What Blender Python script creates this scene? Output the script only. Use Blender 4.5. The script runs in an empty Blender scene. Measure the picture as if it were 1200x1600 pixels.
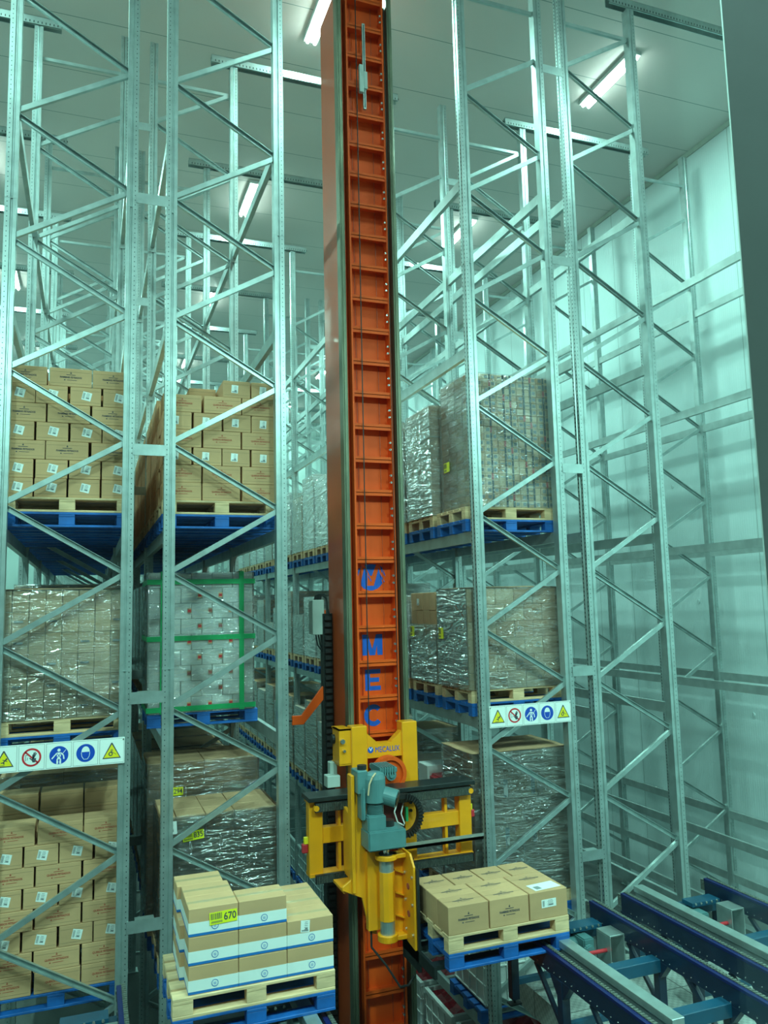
import bpy, bmesh, math, random
from mathutils import Vector, Matrix
random.seed(7)
SC = bpy.context.scene
COL = SC.collection
H0 = 5.6            # eye height above the lowest floor; geometry below is laid out with the eye at z = 0

# ------------------------------------------------------------------ camera, world, exposure
YAW, PITCH, ROLL = 0.35717, 0.11532, -0.023606
def camera():
    cy, sy, cp, sp = math.cos(YAW), math.sin(YAW), math.cos(PITCH), math.sin(PITCH)
    f = Vector((sy*cp, cy*cp, sp)); r = Vector((cy, -sy, 0)); u = r.cross(f)
    r2 = r*math.cos(ROLL) + u*math.sin(ROLL); u2 = -r*math.sin(ROLL) + u*math.cos(ROLL)
    cd = bpy.data.cameras.new('camera'); co = bpy.data.objects.new('camera', cd); COL.objects.link(co)
    cd.sensor_fit = 'VERTICAL'; cd.sensor_height = 24.0; cd.lens = 1234.6/1600*24.0
    cd.clip_start = 0.05; cd.clip_end = 200
    M = Matrix((r2, u2, -f)).transposed().to_4x4(); M.translation = (0, 0, 0)
    co.matrix_world = M
    SC.camera = co
camera()
SC.view_settings.view_transform = 'Standard'; SC.view_settings.look = 'None'
SC.view_settings.gamma = 1.0; SC.view_settings.use_curve_mapping = False
SC.view_settings.exposure = 0.30
W = bpy.data.worlds.new('hall_air'); SC.world = W; W.use_nodes = True
W.node_tree.nodes['Background'].inputs[0].default_value = (0.45, 0.80, 0.70, 1)
W.node_tree.nodes['Background'].inputs[1].default_value = 0.035
LAMP_COLOUR = (0.52, 1.0, 0.90)
LAMP_POWER = 150.0
LAMP_FRONT = 390.0  # power of the unseen hanging row, added to brighten the front
LAMP_X = [-1.92, 2.92, 7.70]
LAMP_Y = [1.2, 4.3, -1.7, 9.8, 15.3, 20.9, 26.6, 32.2]  # hanging row and row behind the viewer are added to light the front

# ------------------------------------------------------------------ helpers
class MB:
    def __init__(s): s.v = []; s.f = []; s.m = []
    def add(s, vs, fs, mi=0):
        b = len(s.v); s.v += [tuple(v) for v in vs]
        for f in fs: s.f.append(tuple(i+b for i in f)); s.m.append(mi)
        return s
    def box(s, x0, x1, y0, y1, z0, z1, mi=0):
        return s.add([(x0,y0,z0),(x1,y0,z0),(x1,y1,z0),(x0,y1,z0),(x0,y0,z1),(x1,y0,z1),(x1,y1,z1),(x0,y1,z1)],
                     [(0,3,2,1),(4,5,6,7),(0,1,5,4),(1,2,6,5),(2,3,7,6),(3,0,4,7)], mi)
    def cbox(s, c, d, mi=0):
        return s.box(c[0]-d[0]/2,c[0]+d[0]/2,c[1]-d[1]/2,c[1]+d[1]/2,c[2]-d[2]/2,c[2]+d[2]/2,mi)
    def bar(s, p, q, w, h, mi=0, side=(0,1,0)):
        p = Vector(p); q = Vector(q); d = (q-p).normalized(); a = Vector(side); a = (a - d*a.dot(d))
        if a.length < 1e-4: a = Vector((1,0,0)); a = a-d*a.dot(d)
        a.normalize(); b = d.cross(a)
        vs = []
        for e in (p, q):
            for i, j in ((-1,-1),(1,-1),(1,1),(-1,1)): vs.append(e + a*(w/2*i) + b*(h/2*j))
        return s.add(vs, [(3,2,1,0),(4,5,6,7),(0,1,5,4),(1,2,6,5),(2,3,7,6),(3,0,4,7)], mi)
    def quad(s, a, b, c, d, mi=0): return s.add([a,b,c,d], [(0,1,2,3)], mi)
    def cyl(s, p, q, r, n=16, mi=0, r2=None):
        p = Vector(p); q = Vector(q); d = (q-p).normalized(); a = d.orthogonal().normalized(); b = d.cross(a)
        r2 = r if r2 is None else r2
        vs = [p+(a*math.cos(2*math.pi*k/n)+b*math.sin(2*math.pi*k/n))*r for k in range(n)]
        vs += [q+(a*math.cos(2*math.pi*k/n)+b*math.sin(2*math.pi*k/n))*r2 for k in range(n)]
        fs = [(k,(k+1)%n,n+(k+1)%n,n+k) for k in range(n)]+[tuple(reversed(range(n))),tuple(range(n,2*n))]
        return s.add(vs, fs, mi)
    def tube(s, pts, r, n=8, mi=0):
        for a, b in zip(pts, pts[1:]): s.cyl(a, b, r, n, mi)
        return s
    def prism(s, poly, axis, a0, a1, mi=0):
        # poly: 2D points (counter-clockwise); axis the extruded one
        def P(u, w, a):
            return (a,u,w) if axis == 'x' else ((u,a,w) if axis == 'y' else (u,w,a))
        n = len(poly); vs = [P(u,w,a0) for u,w in poly]+[P(u,w,a1) for u,w in poly]
        fs = [(k,(k+1)%n,n+(k+1)%n,n+k) for k in range(n)]+[tuple(reversed(range(n))),tuple(range(n,2*n))]
        return s.add(vs, fs, mi)
    def ring(s, c, r0, r1, y0, y1, n=28, mi=0):      # ring in the XZ plane
        vs = []
        for yy in (y0, y1):
            for r in (r0, r1):
                for k in range(n):
                    t = 2*math.pi*k/n; vs.append((c[0]+r*math.cos(t), yy, c[1]+r*math.sin(t)))
        fs = []
        for k in range(n):
            j = (k+1) % n
            fs += [(n+k,n+j,j,k),(2*n+k,2*n+j,3*n+j,3*n+k),(n+k,3*n+k,3*n+j,n+j),(k,j,2*n+j,2*n+k)]
        return s.add(vs, fs, mi)
    def mesh(s, name, mats, bevel=0.0, seg=1, smooth=False, fix=True):
        me = bpy.data.meshes.new(name); me.from_pydata(s.v, [], s.f)
        for m in (mats if isinstance(mats, (list,tuple)) else [mats]): me.materials.append(m)
        for p, mi in zip(me.polygons, s.m): p.material_index = mi
        if fix or bevel:
            bm = bmesh.new(); bm.from_mesh(me)
            if bevel:
                bmesh.ops.bevel(bm, geom=bm.edges[:], offset=bevel, segments=seg, affect='EDGES', clamp_overlap=True)
            if fix: bmesh.ops.recalc_face_normals(bm, faces=bm.faces[:])
            bm.to_mesh(me); bm.free()
        if smooth:
            for p in me.polygons: p.use_smooth = True
        me.update()
        return me
    def build(s, name, mats, parent=None, at=None, **k):
        """vertices are in scene coordinates; the object's origin goes to the base of the mesh"""
        xs = [v[0] for v in s.v]; ys = [v[1] for v in s.v]; zs = [v[2] for v in s.v]
        o = at or ((min(xs)+max(xs))/2, (min(ys)+max(ys))/2, min(zs))
        s.v = [(v[0]-o[0], v[1]-o[1], v[2]-o[2]) for v in s.v]
        ob = bpy.data.objects.new(name, s.mesh(name, mats, **k)); COL.objects.link(ob)
        put(ob, o, parent)
        return ob
WL = {}
def wloc(o): return Vector(WL.get(o.name, tuple(o.location)))
def put(ob, o, parent):
    WL[ob.name] = tuple(o)
    if parent is not None:
        ob.parent = parent; ob.location = Vector(o) - wloc(parent)
    else: ob.location = o
def link(name, me, parent=None, at=(0,0,0), rz=0.0):
    ob = bpy.data.objects.new(name, me); COL.objects.link(ob)
    WL[ob.name] = tuple(at)
    if parent is not None: ob.parent = parent; ob.location = Vector(at)-wloc(parent)
    else: ob.location = at
    ob.rotation_euler = (0,0,rz)
    return ob
def tag(o, label=None, cat=None, group=None, kind=None):
    if label: o['label'] = label
    if cat: o['category'] = cat
    if group: o['group'] = group
    if kind: o['kind'] = kind
    return o
def thing(name, label, cat, loc, group=None, rz=0.0):
    o = bpy.data.objects.new(name, None); COL.objects.link(o); o.empty_display_size = 0.1
    o.location = loc; WL[o.name] = tuple(loc); o.rotation_euler = (0,0,rz)
    return tag(o, label, cat, group)
KIDS = {}
def copy_tree(o, loc=None, parent=None, rz=None):
    c = o.copy(); COL.objects.link(c)
    if parent is not None: c.parent = parent
    else:
        c.location = loc; WL[c.name] = tuple(loc)
        if rz is not None: c.rotation_euler = (0,0,rz)
    for ch in o.children: copy_tree(ch, parent=c)
    return c
ORD = ['first','second','third','fourth','fifth','sixth','seventh','eighth','ninth','tenth','eleventh','twelfth']

# ------------------------------------------------------------------ materials
def mat(name, col, rough=0.6, metal=0.0, var=0.12, vscale=6.0, bump=0.0, bscale=60.0, dirt=None, coat=0.0, stretch=(1,1,1), spec=0.5, rnd=0.0, emit=0.0):
    m = bpy.data.materials.new(name); m.use_nodes = True; nt = m.node_tree; N = nt.nodes; L = nt.links
    b = N['Principled BSDF']; b.inputs['Roughness'].default_value = rough; b.inputs['Metallic'].default_value = metal
    b.inputs['Specular IOR Level'].default_value = spec
    if coat: b.inputs['Coat Weight'].default_value = coat
    tc = N.new('ShaderNodeTexCoord'); mp = N.new('ShaderNodeMapping'); mp.inputs['Scale'].default_value = stretch
    L.new(tc.outputs['Object'], mp.inputs[0])
    nz = N.new('ShaderNodeTexNoise'); nz.inputs['Scale'].default_value = vscale; nz.inputs['Detail'].default_value = 4
    L.new(mp.outputs[0], nz.inputs['Vector'])
    rp = N.new('ShaderNodeValToRGB'); e = rp.color_ramp.elements
    e[0].position = 0.32; e[1].position = 0.68
    lo = tuple(max(0, c*(1-var)) for c in col) if dirt is None else dirt
    e[0].color = (*lo, 1); e[1].color = (*[min(1, c*(1+var*0.6)) for c in col], 1)
    L.new(nz.outputs[0], rp.inputs[0]); src = rp.outputs[0]
    if rnd:
        oi = N.new('ShaderNodeObjectInfo'); hs = N.new('ShaderNodeHueSaturation')
        mr = N.new('ShaderNodeMapRange'); mr.inputs['To Min'].default_value = 1-rnd; mr.inputs['To Max'].default_value = 1+rnd
        L.new(oi.outputs['Random'], mr.inputs['Value']); L.new(mr.outputs[0], hs.inputs['Value']); L.new(src, hs.inputs['Color']); src = hs.outputs[0]
    L.new(src, b.inputs['Base Color'])
    if bump:
        n2 = N.new('ShaderNodeTexNoise'); n2.inputs['Scale'].default_value = bscale; n2.inputs['Detail'].default_value = 3
        L.new(mp.outputs[0], n2.inputs['Vector'])
        bp = N.new('ShaderNodeBump'); bp.inputs['Strength'].default_value = bump; bp.inputs['Distance'].default_value = 0.01
        L.new(n2.outputs[0], bp.inputs['Height']); L.new(bp.outputs[0], b.inputs['Normal'])
    if emit:
        b.inputs['Emission Color'].default_value = (*col, 1); b.inputs['Emission Strength'].default_value = emit
    return m
def panels(name, col, seam, axis, pitch, rib=0.0):
    """insulated panel cladding: seams every `pitch` metres along an object axis"""
    m = mat(name, col, rough=0.42, var=0.05, vscale=0.6); nt = m.node_tree; N = nt.nodes; L = nt.links; b = N['Principled BSDF']
    tc = N.new('ShaderNodeTexCoord'); sx = N.new('ShaderNodeSeparateXYZ'); L.new(tc.outputs['Object'], sx.inputs[0])
    dv = N.new('ShaderNodeMath'); dv.operation = 'DIVIDE'; dv.inputs[1].default_value = pitch; L.new(sx.outputs[axis], dv.inputs[0])
    fr = N.new('ShaderNodeMath'); fr.operation = 'FRACT'; L.new(dv.outputs[0], fr.inputs[0])
    lt = N.new('ShaderNodeMath'); lt.operation = 'LESS_THAN'; lt.inputs[1].default_value = 0.014/pitch; L.new(fr.outputs[0], lt.inputs[0])
    mx = N.new('ShaderNodeMixRGB'); src = b.inputs['Base Color'].links[0].from_socket
    L.new(lt.outputs[0], mx.inputs[0]); L.new(src, mx.inputs[1]); mx.inputs[2].default_value = (*seam, 1); L.new(mx.outputs[0], b.inputs['Base Color'])
    if rib:
        mu = N.new('ShaderNodeMath'); mu.operation = 'MULTIPLY'; mu.inputs[1].default_value = 2*math.pi/0.05; L.new(sx.outputs[axis], mu.inputs[0])
        sn = N.new('ShaderNodeMath'); sn.operation = 'SINE'; L.new(mu.outputs[0], sn.inputs[0])
        bp = N.new('ShaderNodeBump'); bp.inputs['Strength'].default_value = rib; bp.inputs['Distance'].default_value = 0.003
        L.new(sn.outputs[0], bp.inputs['Height']); L.new(bp.outputs[0], b.inputs['Normal'])
    return m
def wrap_mat(name, milky, col=(0.75,0.82,0.80), rough=0.09):
    m = bpy.data.materials.new(name); m.use_nodes = True; nt = m.node_tree; N = nt.nodes; L = nt.links
    N.remove(N['Principled BSDF']); out = N['Material Output']
    tr = N.new('ShaderNodeBsdfTransparent'); df = N.new('ShaderNodeBsdfDiffuse'); df.inputs[0].default_value = (*col,1)
    gl = N.new('ShaderNodeBsdfGlossy'); gl.inputs['Roughness'].default_value = rough
    tc = N.new('ShaderNodeTexCoord'); mp = N.new('ShaderNodeMapping'); mp.inputs['Scale'].default_value = (1.3,1.3,8); mp.inputs['Rotation'].default_value = (0.05,0.09,0)
    L.new(tc.outputs['Object'], mp.inputs[0])
    n1 = N.new('ShaderNodeTexNoise'); n1.inputs['Scale'].default_value = 1.6; n1.inputs['Detail'].default_value = 3; n1.inputs['Distortion'].default_value = 1.6
    L.new(mp.outputs[0], n1.inputs['Vector'])
    bp = N.new('ShaderNodeBump'); bp.inputs['Strength'].default_value = 0.9; bp.inputs['Distance'].default_value = 0.09
    L.new(n1.outputs[0], bp.inputs['Height']); L.new(bp.outputs[0], gl.inputs['Normal'])
    rp = N.new('ShaderNodeValToRGB'); rp.color_ramp.elements[0].position = 0.35; rp.color_ramp.elements[1].position = 0.75
    a, c = milky*0.55, min(1, milky*1.5); rp.color_ramp.elements[0].color = (a,a,a,1); rp.color_ramp.elements[1].color = (c,c,c,1)
    L.new(n1.outputs[0], rp.inputs[0])
    m1 = N.new('ShaderNodeMixShader'); L.new(rp.outputs[0], m1.inputs[0]); L.new(tr.outputs[0], m1.inputs[1]); L.new(df.outputs[0], m1.inputs[2])
    fz = N.new('ShaderNodeFresnel'); fz.inputs[0].default_value = 1.5
    ml = N.new('ShaderNodeMath'); ml.operation = 'MULTIPLY_ADD'; ml.inputs[1].default_value = 1.0; ml.inputs[2].default_value = 0.24; L.new(fz.outputs[0], ml.inputs[0])
    m2 = N.new('ShaderNodeMixShader'); L.new(ml.outputs[0], m2.inputs[0]); L.new(m1.outputs[0], m2.inputs[1]); L.new(gl.outputs[0], m2.inputs[2])
    L.new(m2.outputs[0], out.inputs[0]); return m
def emit_mat(name, col, s):
    m = bpy.data.materials.new(name); m.use_nodes = True; nt = m.node_tree; b = nt.nodes['Principled BSDF']
    b.inputs['Base Color'].default_value = (*col,1); b.inputs['Emission Color'].default_value = (*col,1); b.inputs['Emission Strength'].default_value = s
    return m
GALV = mat('galvanised_steel', (0.46,0.55,0.54), 0.37, 0.70, 0.14, 9, 0.05, 90)
GALVD = mat('galvanised_beam', (0.46,0.54,0.53), 0.42, 0.62, 0.14, 7)
SLOT = mat('punched_slot', (0.03,0.05,0.05), 0.9, 0, 0.05)
WALLM = panels('white_wall_panel', (0.66,0.80,0.80), (0.30,0.42,0.40), 1, 1.12, 0.25)
WALLB = panels('white_back_panel', (0.66,0.80,0.76), (0.30,0.42,0.40), 0, 1.12)
CEILM = panels('ceiling_panel', (0.64,0.57,0.54), (0.18,0.24,0.22), 1, 1.2)
CONC = mat('concrete_floor', (0.10,0.12,0.115), 0.7, 0, 0.2, 1.5, 0.1, 30)
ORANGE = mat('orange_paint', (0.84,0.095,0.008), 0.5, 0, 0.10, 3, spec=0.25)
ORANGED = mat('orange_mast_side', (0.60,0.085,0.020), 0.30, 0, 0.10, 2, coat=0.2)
OLIVE = mat('greased_rail', (0.20,0.22,0.15), 0.4, 0.5, 0.25, 10, stretch=(1,1,0.3))
YELLOW = mat('yellow_paint', (0.96,0.36,0.006), 0.38, 0, 0.08, 5, coat=0.25)
TEAL = mat('teal_motor_paint', (0.09,0.22,0.23), 0.42, 0, 0.12, 8, coat=0.2)
BLACK = mat('black_plastic', (0.015,0.017,0.018), 0.45, 0, 0.2, 12)
BLACKM = mat('black_steel', (0.025,0.033,0.033), 0.35, 0.3, 0.3, 8)
NAVY = mat('navy_paint', (0.006,0.020,0.050), 0.35, 0, 0.15, 6, coat=0.2)
NAVYT = mat('blue_chain_guide', (0.004,0.012,0.10), 0.4, 0, 0.1, 6)
NAVYB = mat('blue_cross_member', (0.006,0.075,0.14), 0.35, 0, 0.15, 6, coat=0.2)
CHAIN = mat('chain_steel', (0.22,0.25,0.22), 0.45, 0.6, 0.35, 60)
REDP = mat('red_paint', (0.55,0.03,0.04), 0.4)
WOOD = mat('pallet_wood', (0.76,0.51,0.29), 0.75, 0, 0.22, 5, 0.15, 40, stretch=(1,6,6), rnd=0.08)
BLUEP = mat('blue_pallet_paint', (0.008,0.115,0.42), 0.55, 0, 0.30, 6, 0.1, 40, rnd=0.1)
KRAFT = mat('kraft_card', (0.60,0.345,0.175), 0.8, 0, 0.07, 4, 0.04, 120, stretch=(1,1,3), rnd=0.07)
KRAFTD = mat('brown_card', (0.55,0.33,0.18), 0.8, 0, 0.10, 4, rnd=0.08)
KRAFTS = mat('card_flap_line', (0.20,0.14,0.08), 0.85)
WHITEC = mat('white_card', (0.78,0.82,0.80), 0.6, 0, 0.04, 4)
GREYC = mat('pale_grey_card', (0.62,0.52,0.42), 0.7, 0, 0.12, 4, rnd=0.08)
PALEC = mat('pale_buff_card', (0.76,0.54,0.33), 0.75, 0, 0.10, 4, rnd=0.06)
LABELM = mat('paper_label', (0.84,0.86,0.84), 0.6, 0, 0.02)
INK = mat('dark_ink', (0.06,0.07,0.09), 0.8)
INKG = mat('grey_ink', (0.25,0.27,0.27), 0.8)
INKR = mat('red_ink', (0.46,0.09,0.05), 0.8)
BLUEB = mat('blue_print', (0.01,0.16,0.50), 0.6)
YLAB = mat('yellow_label', (0.88,0.84,0.02), 0.5, 0, 0.03)
GREENS = mat('green_strap', (0.01,0.30,0.10), 0.4)
TAPE = mat('clear_tape', (0.66,0.45,0.25), 0.15, 0, 0.1, 20, coat=0.6)
SIGNW = mat('white_sign', (0.86,0.90,0.88), 0.4, 0, 0.02)
SIGNY = mat('sign_yellow', (0.90,0.72,0.02), 0.4, 0, 0.02)
SIGNR = mat('sign_red', (0.65,0.03,0.04), 0.4, 0, 0.02)
SIGNB = mat('sign_blue', (0.006,0.07,0.48), 0.4, 0, 0.02)
LETB = mat('blue_lettering', (0.004,0.10,0.55), 0.5, 0, 0.02)
CRATEM = mat('white_plastic_crate', (0.66,0.70,0.68), 0.5, 0, 0.06)
CRATEG = mat('grey_plastic_crate', (0.40,0.50,0.49), 0.5, 0, 0.06)
REDBAG = mat('red_bag', (0.60,0.03,0.05), 0.3, 0, 0.2, 8, 0.4, 20)
BOXG = mat('grey_enclosure', (0.46,0.54,0.50), 0.45)
JAMBM = mat('window_jamb_metal', (0.46,0.56,0.52), 0.5, 0.2, 0.10, 3)
BOLT = mat('zinc_bolt', (0.75,0.78,0.76), 0.25, 0.9)
FIXM = mat('lamp_body', (0.6,0.65,0.63), 0.4)
TUBE = emit_mat('lamp_tube', (0.75,1.0,0.94), 30.0)
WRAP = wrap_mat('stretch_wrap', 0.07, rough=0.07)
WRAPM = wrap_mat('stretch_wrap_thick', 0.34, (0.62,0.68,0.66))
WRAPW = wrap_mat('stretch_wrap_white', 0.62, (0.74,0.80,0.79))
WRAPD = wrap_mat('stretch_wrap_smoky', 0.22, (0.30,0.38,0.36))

def text_mesh(s, size, m, bold=0.0, sx=1.0, depth=0.0008, name='lettering', width=None):
    """text centred on the origin in the XZ plane, readable from -Y"""
    cu = bpy.data.curves.new('t', 'FONT'); cu.body = s; cu.size = size; cu.align_x = 'CENTER'; cu.align_y = 'CENTER'
    cu.offset = bold; cu.extrude = depth; cu.resolution_u = 3
    o = bpy.data.objects.new('t', cu); COL.objects.link(o)
    dg = bpy.context.evaluated_depsgraph_get(); me = bpy.data.meshes.new_from_object(o.evaluated_get(dg)); me.name = name
    bpy.data.objects.remove(o)
    me.transform(Matrix.Rotation(math.pi/2, 4, 'X') @ Matrix.Diagonal((sx,1,1,1)))
    if width:
        xs = [v.co.x for v in me.vertices]; me.transform(Matrix.Diagonal((width/(max(xs)-min(xs)),1,1,1)))
    me.materials.clear(); me.materials.append(m); return me

# ------------------------------------------------------------------ hall shell
XL, XR, YB, ZC, ZF, YF = -4.6, 10.5, 34.6, 8.35, -5.6, -3.0
def struct(name, mb, m, **k): return tag(mb.build(name, m, **k), kind='structure')
struct('floor', MB().box(XL,XR,YF,YB,ZF-0.1,ZF), CONC)
struct('ceiling', MB().box(XL,XR+0.2,YF,YB+0.2,ZC,ZC+0.15), CEILM)
wr = struct('wall_right', MB().box(XR,XR+0.15,YF,YB,ZF,ZC), WALLM)
struct('wall_back', MB().box(XL,XR,YB,YB+0.15,ZF,ZC), WALLB)
struct('wall_left', MB().box(XL-0.15,XL,4.0,YB,ZF,ZC), WALLM)
struct('trim_1', MB().prism([(XR-0.07,ZC-0.004),(XR-0.004,ZC-0.004),(XR-0.004,ZC-0.07),(XR-0.03,ZC-0.07)][::-1],'y',YF,YB-0.01), mat('corner_trim',(0.36,0.42,0.36),0.5))
for (yy,zz) in ((8.6,-0.1),(9.9,-0.12),(11.7,-0.1),(9.5,2.0),(8.7,2.5),(12.2,2.1),(10.6,-2.0)):
    MB().cyl((XR-0.012,yy,zz),(XR+0.001,yy,zz),0.035,14).build('fixing_cap', WALLM, wr)
# raised platform the conveyors stand on (steel edge, chequered deck)
def deck_mat():
    m = mat('chequer_deck', (0.60,0.66,0.62), 0.5, 0.25, 0.25, 3); nt = m.node_tree; N = nt.nodes; L = nt.links; b = N['Principled BSDF']
    tc = N.new('ShaderNodeTexCoord'); mp = N.new('ShaderNodeMapping'); mp.inputs['Rotation'].default_value = (0,0,0.0)
    L.new(tc.outputs['Object'], mp.inputs[0]); br = N.new('ShaderNodeTexBrick'); br.offset = 0.0; br.inputs['Scale'].default_value = 1.0
    br.inputs['Brick Width'].default_value = 0.5; br.inputs['Row Height'].default_value = 0.5; br.inputs['Mortar Size'].default_value = 0.006
    br.inputs['Color1'].default_value = (1,1,1,1); br.inputs['Color2'].default_value = (0.85,0.85,0.85,1); br.inputs['Mortar'].default_value = (0.2,0.2,0.2,1)
    L.new(mp.outputs[0], br.inputs['Vector'])
    ck = N.new('ShaderNodeTexChecker'); ck.inputs['Scale'].default_value = 28; ck.inputs['Color1'].default_value = (1,1,1,1); ck.inputs['Color2'].default_value = (0.78,0.78,0.78,1)
    L.new(mp.outputs[0], ck.inputs['Vector'])
    m1 = N.new('ShaderNodeMixRGB'); m1.blend_type = 'MULTIPLY'; m1.inputs[0].default_value = 1
    m2 = N.new('ShaderNodeMixRGB'); m2.blend_type = 'MULTIPLY'; m2.inputs[0].default_value = 1
    src = b.inputs['Base Color'].links[0].from_socket
    L.new(src, m1.inputs[1]); L.new(br.outputs[0], m1.inputs[2]); L.new(m1.outputs[0], m2.inputs[1]); L.new(ck.outputs[0], m2.inputs[2]); L.new(m2.outputs[0], b.inputs['Base Color'])
    return m
DECK = deck_mat()
struct('floor.001', MB().box(4.22,6.95,1.0,7.65,-3.95,-3.85).box(4.20,4.24,1.0,7.65,-4.10,-3.845).box(4.24,6.95,7.61,7.65,-4.1,-3.95), DECK)
struct('floor.002', MB().box(XL,1.98,1.0,7.70,-3.95,-3.85), CONC)
# window jamb beside the viewer and the pane in front
wj = struct('window_1', MB().prism([(0.829,0.80),(1.45,0.80),(1.45,0.95),(0.96,0.90)],'z',-1.4,1.6), JAMBM, bevel=0.003)
def pane_mat():
    m = bpy.data.materials.new('clear_glass'); m.use_nodes = True; nt = m.node_tree; N = nt.nodes; L = nt.links; N.remove(N['Principled BSDF'])
    tr = N.new('ShaderNodeBsdfTransparent'); tr.inputs[0].default_value = (0.96,1.0,0.98,1); gl = N.new('ShaderNodeBsdfGlossy'); gl.inputs['Roughness'].default_value = 0.02
    mx = N.new('ShaderNodeMixShader'); mx.inputs[0].default_value = 0.03; L.new(tr.outputs[0], mx.inputs[1]); L.new(gl.outputs[0], mx.inputs[2]); L.new(mx.outputs[0], N['Material Output'].inputs[0]); return m
MB().box(-1.6,0.90,0.845,0.851,-1.4,1.6).build('glass_pane', pane_mat(), wj)

# ------------------------------------------------------------------ ceiling lamps, and rows added out of view
def make_lamp(x, y, label, power, zl=ZC):
    t = thing('ceiling_light' if zl == ZC else 'added_hanging_light', label, 'light', (x,y,ZC), 'aisle ceiling lights' if zl == ZC else 'added hanging lights over the conveyors')
    MB().box(x-0.11,x+0.11,y-0.68,y+0.68,zl-0.07,zl-0.001).build('housing', FIXM, t, bevel=0.008)
    if zl != ZC:
        for q in (-0.5,0.5): MB().cyl((x,y+q,zl-0.001),(x,y+q,ZC-0.001),0.008,8).build('suspension_rod', GALV, t)
    for s in (-1,1): MB().cyl((x+s*0.055,y-0.64,zl-0.10),(x+s*0.055,y+0.64,zl-0.10),0.022,10).build('tube', TUBE, t)
    ld = bpy.data.lights.new('lamp_light','AREA'); ld.shape = 'RECTANGLE'; ld.size = 0.25; ld.size_y = 1.35
    ld.color = LAMP_COLOUR; ld.energy = power
    lo = bpy.data.objects.new('lamp_light', ld); COL.objects.link(lo); lo.parent = t; lo.location = (0,0,zl-ZC-0.14)
AN = ['left aisle','crane aisle','right aisle']
DN = ['added out of view low over the conveyors','above the conveyors','added out of view behind the viewer','nearest over the racks','second over the racks','third over the racks','fourth over the racks','farthest over the racks']
for i, x in enumerate(LAMP_X):
    for j, y in enumerate(LAMP_Y):
        make_lamp(x, y, 'twin tube light of the %s, %s' % (AN[i], DN[j]), LAMP_FRONT if j == 0 else LAMP_POWER*(0.6 if j in (1,2) else 1), 4.7 if j == 0 else ZC)

# ------------------------------------------------------------------ racks
FY = [8.0+2.83*i for i in range(10)]
LEVELS = [-3.54,-1.28,0.80,2.97,5.05]
ZT = 7.85
AISLE_N = [4.86+1.29*k for k in range(-8,2)]; FLUE_N = [5.505+1.29*k for k in range(-8,2)]
def upright_mesh(sgn, z0, z1):
    """omega column 0.11 x 0.11, perforated face towards sgn*X, dotted flanges on Y"""
    a = 0.054; g = 0.012; h = z1-z0
    s = sgn
    poly = [(s*a,-a),(s*a,-0.018),(s*(a-g),-0.012),(s*(a-g),0.012),(s*a,0.018),(s*a,a),(s*0.004,a),(s*-0.004,a-g),(s*-0.014,a-g),(s*-0.02,a),(s*-a,a),(s*-a,-a),(s*-0.02,-a),(s*-0.014,-a+g),(s*-0.004,-a+g),(s*0.004,-a)]
    if s < 0: poly = poly[::-1]
    m = MB().prism(poly, 'z', 0, h)
    z = 0.06; k = 0; e = 0.0007
    while z < h-0.05:
        for q in (-1,1):
            zz = z+(0.025 if q > 0 else 0)
            y0 = q*0.036; sl = 0.009*q
            m.quad((s*(a+e),y0-0.007,zz-0.010-sl*0.5),(s*(a+e),y0+0.007,zz-0.010+sl*0.5),(s*(a+e),y0+0.007,zz+0.010+sl*0.5),(s*(a+e),y0-0.007,zz+0.010-sl*0.5),1)
        for q in (-1,1):
            x0 = s*0.030
            m.quad((x0-0.004,q*(a+e),z-0.005),(x0+0.004,q*(a+e),z-0.005),(x0+0.004,q*(a+e),z+0.005),(x0-0.004,q*(a+e),z+0.005),1)
        z += 0.05
    m.box(-0.057,0.057,-0.057,0.057,h*0.37,h*0.37+0.004); m.box(-0.056,0.056,-0.0565,0.0565,h*0.71,h*0.71+0.003)
    m.box(-0.09,0.09,-0.09,0.09,0,0.012)
    return m.mesh('upright', [GALV, SLOT])
UPM = {}
def upright(sgn, z0, z1):
    k = (sgn, round(z0,2), round(z1,2))
    if k not in UPM: UPM[k] = upright_mesh(sgn, z0, z1)
    return UPM[k]
def brace_mesh(dx, dz, opening):
    m = MB(); p = Vector((0,0,0)); q = Vector((dx,0,dz)); d = (q-p).normalized(); n = Vector((-d.z,0,d.x))
    w = 0.048; t = 0.004; dp = 0.034
    yw = dp/2 if opening else -dp/2
    m.bar(p+Vector((0,yw,0)), q+Vector((0,yw,0)), t, w)
    for s in (-1,1): m.bar(p+n*(s*w/2), q+n*(s*w/2), dp, t)
    for e in (p,q): m.cyl(e+Vector((0,-0.03,0)), e+Vector((0,0.03,0)), 0.010, 8)
    return m.mesh('brace', GALV)
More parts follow.
